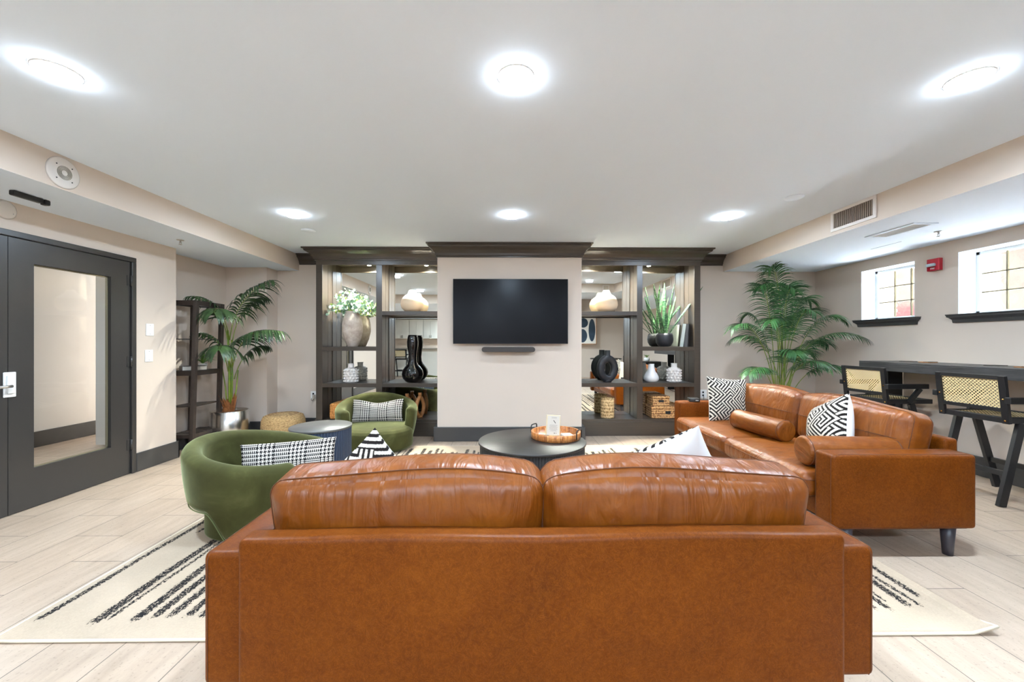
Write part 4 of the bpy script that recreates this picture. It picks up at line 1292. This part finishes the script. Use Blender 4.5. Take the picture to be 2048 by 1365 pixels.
# right palm
random.seed(33)
bx, by = 3.60, 5.16
t = thing('potted_palm', 'full areca palm with fine feathery leaflets in the corner behind the right sofa', 'potted plant', (bx, by, 0))
part('planter', MB().lathe([(.001, 0), (.15, 0), (.19, .34), (.195, .36), (.18, .36), (.175, .33), (.001, .32)], 48), M['blackmatt'], t)
part('planter_mulch', MB().lathe([(.001, .345), (.178, .335)], 32, cap=False), M['soil'], t)
part('stake', MB().tube([(.0, .0, .33), (.02, 0, 1.55)], .009, 8), M['black'], t)
K = dict(mat=M['palm2'], parent=t, fold=.12, stemr=.0065)
tips = [(3.36, 5.05, 2.20, .9), (3.22, 5.0, 1.96, .8), (3.72, 5.2, 1.98, .8), (3.48, 5.35, 2.05, .8), (2.83, 4.95, 1.44, .9), (3.00, 5.25, 1.30, .8), (2.98, 4.85, .86, .55), (3.95, 5.1, 1.80, .8),
        (4.26, 4.95, 1.55, .85), (4.38, 4.80, 1.32, .9), (4.05, 4.65, .92, .7), (3.75, 4.55, .98, .7), (3.40, 4.60, 1.12, .75), (4.30, 5.25, 1.24, .8), (3.85, 5.4, 1.55, .75), (3.15, 4.70, 1.50, .8), (3.70, 4.70, 1.62, .8),
        (3.25, 5.4, 1.60, .8), (4.15, 5.4, 1.10, .7), (3.60, 4.9, 1.92, .8)]
for i, (x, y, z, k) in enumerate(tips):
    r0 = Vector((bx + .05 * math.cos(i * 2.4), by + .05 * math.sin(i * 2.4), .34)); tip = Vector((x, y, z))
    hor = Vector((x - bx, y - by, 0))
    apex = max(z, .9) + .10 + .10 * hor.length
    p1 = r0 + hor * .12 + Vector((0, 0, (apex - .34) * .62)); p2 = r0 + hor * .55 + Vector((0, 0, (apex - .34) * 1.06))
    frond(F(tuple(r0), tuple(p1), tuple(p2), tuple(tip)), 34, .33, .016, 1.5, start=.46, **K)

# ------------------------------------------------------------------ bar counter and stools
t = thing('bar_counter', 'long charcoal wooden bar counter along the right wall under the windows', 'counter', (4.24, 2.6, 0))
cl = lambda x, y: (x - 4.24, y - 2.6)
part('countertop', MB().box(4.005 - 4.24, XR - .003 - 4.24, -2.0, 1.855, 1.045, 1.06), M['counter'], t, .002)
mb = MB().box(4.005 - 4.24, 4.03 - 4.24, -2.0, 1.855, .965, 1.045).box(4.03 - 4.24, XR - .01 - 4.24, 1.83, 1.855, .965, 1.045)
part('apron', mb, M['counter'], t, .002)
for yy in (4.438, 2.2, .75):
    part('support_leg', MB().box(4.31 - 4.24, 4.478 - 4.24, yy - .013 - 2.6, yy + .013 - 2.6, 0, 1.045), M['black'], t, .003)
for i, (x, y, c_, lab) in enumerate(((4.33, 4.22, 'dark', 'thin dark coaster at the far end of the bar counter'), (4.33, 4.02, 'tan', 'tan and dark coaster on the bar counter above the far stool'),
                                     (4.36, 3.48, 'dark', 'thin dark coaster on the bar counter between the two stools'), (4.30, 3.22, 'tan', 'tan coaster on the bar counter nearest the right edge of view'))):
    mt = M['rackwood'] if c_ == 'dark' else M['sculptwood']
    mb = MB().box(-.05, .05, -.05, .05, 0, .006)
    if c_ == 'tan': mb.box(-.05, .05, -.05, .0, .0065, .010, 1)
    solid('coaster', mb, [mt, M['rackwood']], lab, 'coaster', (x, y, 1.0605), None, 'coasters on the bar counter', .001)

def attr_panel(w_, h_, th=.004):
    """cane sheet in XZ-like local (u,v); returns bmesh-built mesh data"""
    bm = bmesh.new(); vals = []
    for sgn in (0,):
        q = [bm.verts.new(p) for p in ((-w_ / 2, sgn * th / 2, 0), (w_ / 2, sgn * th / 2, 0), (w_ / 2, sgn * th / 2, h_), (-w_ / 2, sgn * th / 2, h_))]
        bm.faces.new(q); vals += [(5, 5, 0), (5 + w_, 5, 0), (5 + w_, 5 + h_, 0), (5, 5 + h_, 0)]
    me = bpy.data.meshes.new('cane'); bm.to_mesh(me); bm.free(); me.materials.append(M['cane'])
    o = bpy.data.objects.new('cane_panel', me); link(o); attr_mesh(o, vals, True)
    return o
def stool(label, loc, rot=0):
    """local +X forward (towards the counter), Y sideways"""
    t = thing('bar_stool', label, 'bar stool', loc, rot, 'cane back bar stools')
    B = M['black']; hw = .245
    mb = MB()
    for s_ in (-1, 1): mb.beam((.005, s_ * (hw - .022), .642), (-.035, s_ * (hw - .022), 1.01), .044, .026, up=(1, 0, 0))
    for z, h_ in ((.995, .032), (.745, .03)):
        xx = .005 - .04 * (z - .642) / .368
        mb.cbox((xx, 0, z), (.022, hw * 2 - .08, h_))
    part('back_frame', mb, B, t, .002)
    c_ = attr_panel(hw * 2 - .088, .235); c_.parent = t; c_.location = (-.008, 0, .757); c_.rotation_euler = (0, -R(6.2), R(90)); c_.name = 'cane_back'
    c_.rotation_euler = Euler((R(0), R(0), R(90))); c_.matrix_parent_inverse.identity()
    c_.rotation_euler = (Matrix.Rotation(-R(6.2), 3, 'Y') @ Matrix.Rotation(R(90), 3, 'Z')).to_euler()
    mb = MB()
    for s_ in (-1, 1): mb.box(0.0, .50, s_ * (hw - .045) - .0225, s_ * (hw - .045) + .0225, .642, .687)
    mb.box(0.0, .04, -hw + .06, hw - .06, .642, .687).box(.455, .50, -hw + .06, hw - .06, .642, .687)
    part('seat_frame', mb, B, t, .003)
    c_ = attr_panel(hw * 2 - .13, .42); c_.parent = t; c_.name = 'cane_seat'; c_.location = (.035, 0, .680)
    c_.rotation_euler = (Matrix.Rotation(R(90), 3, 'Z') @ Matrix.Rotation(R(90), 3, 'X')).to_euler()
    for s_ in (-1, 1):
        y = s_ * (hw - .035)
        part('leg', MB().beam((.13, y, .642), (-.03, y, 0), .028, .06, up=(1, 0, 0)), B, t, .002)
        part('leg', MB().beam((.28, y, .642), (.47, y, 0), .028, .06, up=(1, 0, 0)), B, t, .002)
        part('armrest', MB().box(-.035, .40, s_ * (hw + .012) - .02, s_ * (hw + .012) + .02, .80, .848), B, t, .004)
        part('arm_post', MB().beam((.34, s_ * (hw + .0), .80), (.24, s_ * (hw - .02), .66), .026, .045, up=(1, 0, 0)), B, t, .002)
        part('screw', MB().sphere((-.010, s_ * (hw - .022), .665), .008), M['brass'], t)
        part('screw', MB().sphere((-.026, s_ * (hw - .022), .83), .008), M['brass'], t)
    part('stretcher', MB().box(.02, .05, -hw + .04, hw - .04, .225, .265), B, t, .002)
    part('stretcher', MB().box(.385, .415, -hw + .04, hw - .04, .225, .265), B, t, .002)
    return t
stool('black bar stool with cane back nearest the right edge of the picture', (3.835, 3.215, 0))
stool('black bar stool with cane back at the far end of the bar counter', (3.825, 4.18, 0), R(2))

# ------------------------------------------------------------------ small fixtures
def plate(name, lab, cat, loc, nrm, w_, h_, detail='switch', group=None):
    t = thing(name, lab, cat, loc, {'x': 0, 'y': R(-90)}[nrm], group)   # local +X is out of the wall
    part('cover_plate', MB().box(.0003, .007, -w_ / 2, w_ / 2, -h_ / 2, h_ / 2), M['white'], t, .002)
    if detail == 'switch':
        for z in (-h_ * .36, h_ * .36): part('screw', MB().sphere((.0075, 0, z), .0035), M['metal'], t)
    else:
        for z in (-.022, .022): part('socket', MB().box(.006, .0085, -.012, .012, z - .012, z + .012), M['slot'], t)
    return t
plate('wall_plate', 'upper white blank wall plate right of the glazed door', 'wall plate', (XL, 4.058, 1.397), 'x', .085, .122, group='blank wall plates')
plate('wall_plate', 'lower white blank wall plate right of the glazed door', 'wall plate', (XL, 4.048, 1.133), 'x', .085, .122, group='blank wall plates')
plate('wall_outlet', 'white electrical outlet on the back wall left of the left bookcase', 'outlet', (-2.793, YB, .507), 'y', .075, .12, 'socket', 'wall outlets')
plate('wall_outlet', 'white electrical outlet on the back wall right of the right bookcase', 'outlet', (2.845, YB, .52), 'y', .11, .12, 'socket', 'wall outlets')
t = thing('plug_adapter', 'grey plug and cord hanging at the outlet left of the left bookcase', 'plug', (-2.775, YB - .012, .49))
part('plug_body', MB().box(-.015, .02, -.035, 0, -.03, .03), M['metal'], t, .004)
part('cord', MB().tube([(.0, -.03, -.03), (-.01, -.035, -.06), (-.03, -.03, -.045), (-.03, -.02, -.02)], .003, 6), M['black'], t)
# charger on the arm of the right sofa
t = thing('charger_box', 'small black charging box on the far arm of the right sofa', 'charger', (2.075, 4.385, .612), (0, 0, R(-12)))
part('charger_case', MB().box(-.055, .055, -.055, .055, 0, .036), M['black'], t, .006)
part('charger_port', MB().box(.012, .020, -.0565, -.055, .012, .022).box(.028, .036, -.0565, -.055, .012, .022), M['white'], t)
solid('power_cord', MB().tube([(2.13, 4.40, .628), (2.3, 4.46, .618), (2.45, 4.60, .60), (2.60, 5.2, .50), (2.80, 5.60, .48), (2.845, 5.70, .50)], .0035, 6), M['black'], 'black cord running from the charging box to the back wall outlet', 'cord', (0, 0, 0))

# speaker cover on the left beam, blank disc on the left wall
t = thing('ceiling_speaker', 'large round pale speaker cover on the left ceiling beam', 'speaker', (BL, 2.700, 2.412))
rot = (0, R(90), 0)
part('speaker_cover', MB().lathe([(.001, .012), (.06, .011), (.095, .007), (.104, .0005)], 56), M['offwhite'], t, rot=rot)
mb = MB()
for r_ in (.020, .026, .032, .038, .044): mb.tube([(.0125, math.cos(k * PI / 24) * r_, math.sin(k * PI / 24) * r_) for k in range(48)], .0014, 5, closed=True)
part('grille', mb, simple('grille_slots', srgb(128, 122, 100), .7), t)
for a in range(4): part('screw', MB().sphere((.011, math.cos(a * PI / 2 + PI / 4) * .066, math.sin(a * PI / 2 + PI / 4) * .066), .004), M['slot'], t)
t = thing('blank_cover', 'round blank pale cover on the left wall above the glazed door', 'cover plate', (XL, 2.905, 2.232))
part('cover_disc', MB().lathe([(.001, .01), (.055, .009), (.068, .0005)], 48), M['offwhite'], t, rot=rot)
for s_ in (-1, 1): part('screw', MB().sphere((.0085, .04 * s_, -.02 * s_), .004), M['metal'], t)
t = thing('ceiling_sensor', 'long black sensor under the left soffit above the glazed door', 'sensor', (-3.345, 2.80, ZS))
part('sensor_body', MB().box(-.02, .02, -.10, .075, -.035, -.0005), M['black'], t, .008)
part('sensor_head', MB().box(-.022, .022, .08, .115, -.040, -.0005), M['black'], t, .008)
def sprinkler(lab, loc):
    t = thing('fire_sprinkler', lab, 'sprinkler', loc, 0, 'fire sprinklers')
    part('escutcheon', MB().lathe([(.032, -.0005), (.030, -.006), (.001, -.008)], 32), M['metal'], t)
    mb = MB().lathe([(.008, -.006), (.006, -.03)], 12); mb.tube([(-.006, 0, -.02), (-.012, 0, -.033), (0, 0, -.047)], .002, 6).tube([(.006, 0, -.02), (.012, 0, -.033), (0, 0, -.047)], .002, 6)
    mb.lathe([(.001, -.046), (.015, -.047), (.015, -.049), (.001, -.050)], 16)
    part('sprinkler_head', mb, M['metal'], t)
sprinkler('small fire sprinkler under the left soffit before the alcove', (-3.29, 4.01, ZS))
sprinkler('small fire sprinkler under the right soffit near the windows', (4.0, 3.62, ZS))
for x, y, lab in ((-2.239, 4.47, 'thin round white cover on the ceiling above the left bookcase'), (2.489, 3.404, 'thin round white cover on the ceiling near the right beam')):
    solid('ceiling_cover', MB().lathe([(.075, -.0005), (.072, -.006), (.001, -.010)], 40), M['ceiling'], lab, 'cover plate', (x, y, H), None, 'round ceiling covers')
# beam vent
t = thing('air_vent', 'beige louvred vent on the side of the right ceiling beam', 'vent', (BR, 3.555, 2.430))
mb = MB().box(-.012, -.0005, -.235, .235, .070, .098).box(-.012, -.0005, -.235, .235, -.098, -.070).box(-.012, -.0005, -.235, -.205, -.07, .07).box(-.012, -.0005, .205, .235, -.07, .07)
part('vent_frame', mb, M['offwhite'], t, .002)
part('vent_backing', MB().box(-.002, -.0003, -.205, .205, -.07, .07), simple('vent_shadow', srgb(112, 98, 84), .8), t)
mb = MB()
for k in range(20): mb.cbox((-.007, -.195 + k * .0205, 0), (.010, .003, .138), (0, 0, R(25)))
part('louvres', mb, simple('louvre_beige', srgb(190, 176, 160), .5), t)
t = thing('ceiling_register', 'flat white slotted register under the right soffit', 'vent', (3.60, 3.59, ZS))
mb = MB().box(-.11, .11, -.235, -.205, -.010, -.0005).box(-.11, .11, .205, .235, -.010, -.0005).box(-.11, -.075, -.205, .205, -.010, -.0005).box(.075, .11, -.205, .205, -.010, -.0005)
part('vent_frame', mb, M['ceiling'], t, .003)
part('vent_backing', MB().box(-.075, .075, -.205, .205, -.002, -.0003), simple('register_shadow', srgb(176, 176, 176), .8), t)
mb = MB()
for k in range(22): mb.cbox((0, -.195 + k * .0186, -.006), (.148, .010, .002), (R(35), 0, 0))
part('louvres', mb, M['white'], t)
solid('access_seam', MB().box(-.002, .002, -.17, .17, -.0015, -.0003), M['slot'], 'thin dark slot line in the soffit beside the slotted register', 'ceiling slot', (4.02, 4.155, ZS))
# fire alarm
t = thing('fire_alarm', 'red fire alarm horn with clear strobe between the two windows', 'alarm', (XR, 4.09, 2.085))
poly = [(-.062, .058), (-.005, .072), (.062, .066), (.062, -.055), (.0, -.068), (-.062, -.056)]
mb = MB().box(-.045, -.0005, -.060, .060, -.066, .062)
part('alarm_body', mb, M['red'], t, .006)
mb = MB(); soft_box(mb, .014, .045, .016, .012, (0, 0, 0), 4, 4, m=Matrix.Translation((-.052, .012, -.004)))
part('strobe_lens', mb, M['lens'], t)
def text_obj(name, s_, size, mat, parent, loc, rot):
    cu = bpy.data.curves.new(name, 'FONT'); cu.body = s_; cu.size = size; cu.align_x = 'CENTER'; cu.align_y = 'CENTER'; cu.extrude = .0006
    o0 = bpy.data.objects.new(name, cu); link(o0); cu.materials.append(mat); bpy.context.view_layer.update()
    me = bpy.data.meshes.new_from_object(o0.evaluated_get(bpy.context.evaluated_depsgraph_get())); bpy.data.objects.remove(o0)
    o = bpy.data.objects.new(name, me); link(o); o.parent = parent; o.location = loc; o.rotation_euler = rot
    return o
text_obj('lettering', 'FIRE', .024, M['white'], t, (-.0462, .0, -.043), (R(90), 0, R(-90)))

# ------------------------------------------------------------------ ceiling lamps
def lamp(lab, x, y, z=H, e=LAMP, r=.078, group='recessed ceiling lamps'):
    t = thing('ceiling_lamp', lab, 'ceiling lamp', (x, y, z), 0, group)
    part('lamp_trim', MB().lathe([(r + .010, -.0005), (r + .009, -.006), (r, -.008)], 48, cap=False), M['white'], t)
    part('lamp_lens', MB().lathe([(r, -.004), (r * .98, -.018), (r * .85, -.025), (r * .5, -.029), (.001, -.030)], 48, cap=False), M['lamp'], t)
    ld = bpy.data.lights.new('lamp_light', 'AREA'); ld.shape = 'DISK'; ld.size = r * 1.9; ld.energy = e; ld.color = (.62, .80, 1.0)
    lo = bpy.data.objects.new('lamp_light', ld); link(lo); lo.parent = t; lo.location = (0, 0, -.042)
    return t
lamp('recessed lamp in the far row above the left bookcase', -2.093, 3.90, e=LAMP * .45)
lamp('recessed lamp in the far row above the television', .044, 3.90, e=LAMP * .05)
lamp('recessed lamp in the far row nearest the right ceiling beam', 2.195, 3.92, e=LAMP * .6)
lamp('recessed lamp in the near row at the left of the ceiling', -2.092, 1.86, e=LAMP * .85)
lamp('recessed lamp in the near row at the middle of the ceiling', .040, 1.87)
lamp('recessed lamp in the near row at the right of the ceiling', 2.202, 1.86)
# unseen lamps added to light the room from behind, then the hall lamp
for i, (x, y) in enumerate(((-1.7, -.9), (-.5, -.9), (.7, -.9), (1.9, -.9), (-1.9, -5.0), (-.4, -5.0))):
    lamp(('leftmost added fill lamp just behind the viewer', 'second added fill lamp from the left just behind the viewer', 'third added fill lamp from the left just behind the viewer', 'rightmost added fill lamp just behind the viewer', 'left added fill lamp over the kitchen behind the viewer', 'right added fill lamp over the kitchen behind the viewer')[i], x, y, ZS, LAMP * (.8 if i < 4 else 1.4), group='added fill lamps over the back of the room')
lamp('recessed lamp in the hall beyond the glazed door', -4.7, 3.4, ZS, 7, group='hall lamps')

# ------------------------------------------------------------------ back of the room (seen in the mirrors)
t = thing('kitchen_peninsula', 'white kitchen peninsula with stone top reflected in the left bookcase mirror', 'kitchen counter', (-3.1, -3.9, 0))
part('peninsula_base', MB().box(-1.4, 1.4, -.25, .20, 0, 1.01), M['cabwhite'], t, .004)
part('stone_top', MB().box(-1.45, 1.45, -.32, .42, 1.01, 1.045), M['granite'], t, .004)
for i in range(4):
    t = thing('wall_cabinet', ('first', 'second', 'third', 'fourth')[i] + ' white kitchen wall cabinet from the kitchen left end, seen in the mirror', 'cabinet', (-4.6 + i * .62, YREAR + .02, 1.43), 0, 'white kitchen wall cabinets')
    part('cabinet_body', MB().box(-.305, .305, 0, .32, 0, .84), M['cabwhite'], t)
    for s_ in (-1, 1):
        d = part('cabinet_door', MB().box(s_ * .152 - .148, s_ * .152 + .148, .32, .338, .006, .834), M['cabwhite'], t, .004)
        part('handle', MB().box(s_ * .03 - .004, s_ * .03 + .004, .338, .358, .03, .15), M['black'], d)
stool('black bar stool with cane back at the kitchen peninsula, seen in the left mirror', (-3.85, -2.85, 0), R(-90))
t = thing('wall_art', 'large framed print of dark blue rounded shapes, seen in the right mirror', 'picture', (2.55, -2.735, 1.20))
M['artpaper'] = simple('art_paper', srgb(226, 218, 208), .7); M['artblue'] = simple('art_ink_blue', srgb(40, 58, 74), .7)
t.location = (2.55, -2.735, 1.20)
part('picture_frame', MB().box(-.5, .62, 0, .03, 0, .02).box(-.5, .62, 0, .03, .98, 1.0).box(-.5, -.48, 0, .03, 0, 1).box(.60, .62, 0, .03, 0, 1), M['sculptwood'], t)
pc = part('picture_sheet', MB().box(-.48, .60, 0, .015, .02, .98), M['artpaper'], t)
mb = MB()
for cx_, cz_, rx, rz in ((-.22, .5, .2, .4), (.12, .30, .17, .24), (.15, .76, .17, .17), (.46, .5, .12, .4)):
    poly = [(cx_ + rx * math.cos(a * PI / 16), cz_ + rz * math.sin(a * PI / 16)) for a in range(32)]
    mb.extrude_y(poly, .015, .017)
part('painted_shape', mb, M['artblue'], pc)
t = thing('dining_table', 'round black dining table at the back of the room, seen in the right mirror', 'table', (3.2, -1.5, 0))
part('tabletop', MB().lathe([(.5, .72), (.5, .75), (.001, .75)], 48), M['blackoak'], t)
part('pedestal', MB().lathe([(.28, 0), (.26, .02), (.05, .05), (.045, .72)], 32), M['black'], t)
t = thing('dining_chair', 'black dining chair beside the round black table, seen in the right mirror', 'chair', (3.75, -.9, 0))
part('seat', MB().box(-.22, .22, -.22, .22, .42, .46), M['black'], t, .01)
part('backrest', MB().box(-.22, .22, .19, .22, .62, .86), M['black'], t, .01)
for sx in (-1, 1):
    for sy in (-1, 1): part('leg', MB().box(sx * .19 - .018, sx * .19 + .018, sy * .2 - .018, sy * .2 + .018, 0, .42 if sy < 0 else .86), M['black'], t)
t = thing('console_cabinet', 'low black console cabinet reflected in the right mirror', 'console', (3.65, 1.05, 0))
part('console_body', MB().box(-.3, .3, -.2, .2, .08, .74), M['black'], t, .004)
part('console_top', MB().box(-.32, .32, -.22, .22, .74, .77), M['blackoak'], t, .003)
for sx in (-1, 1):
    for sy in (-1, 1): part('leg', MB().box(sx * .27 - .02, sx * .27 + .02, sy * .17 - .02, sy * .17 + .02, 0, .08), M['black'], t)
t = thing('succulent_pot', 'small succulent in a patterned white pot on the black console', 'potted plant', (3.62, 1.1, .7705))
part('small_pot', MB().lathe([(.001, 0), (.045, 0), (.07, .03), (.072, .08), (.062, .10), (.001, .09)], 32), M['white'], t)
for k in range(12):
    a = k * 2.4; mb = MB(); leaf_strip(mb, (0, 0, .09), (math.cos(a) * .7, math.sin(a) * .7, 1), .13, .022, .8, (-math.sin(a), math.cos(a), 0), 5); part('leaf', mb, M['potleaf'], t)

t = thing('air_vent', 'small beige vent on the rear beam, seen only in the right mirror', 'vent', (2.92, .86, 2.42))
part('vent_frame', MB().box(-.085, .085, .0005, .012, -.075, .075), M['offwhite'], t, .002)
part('louvres', MB().box(-.065, .065, .012, .014, -.055, .055), bpy.data.materials['louvre_beige'], t)
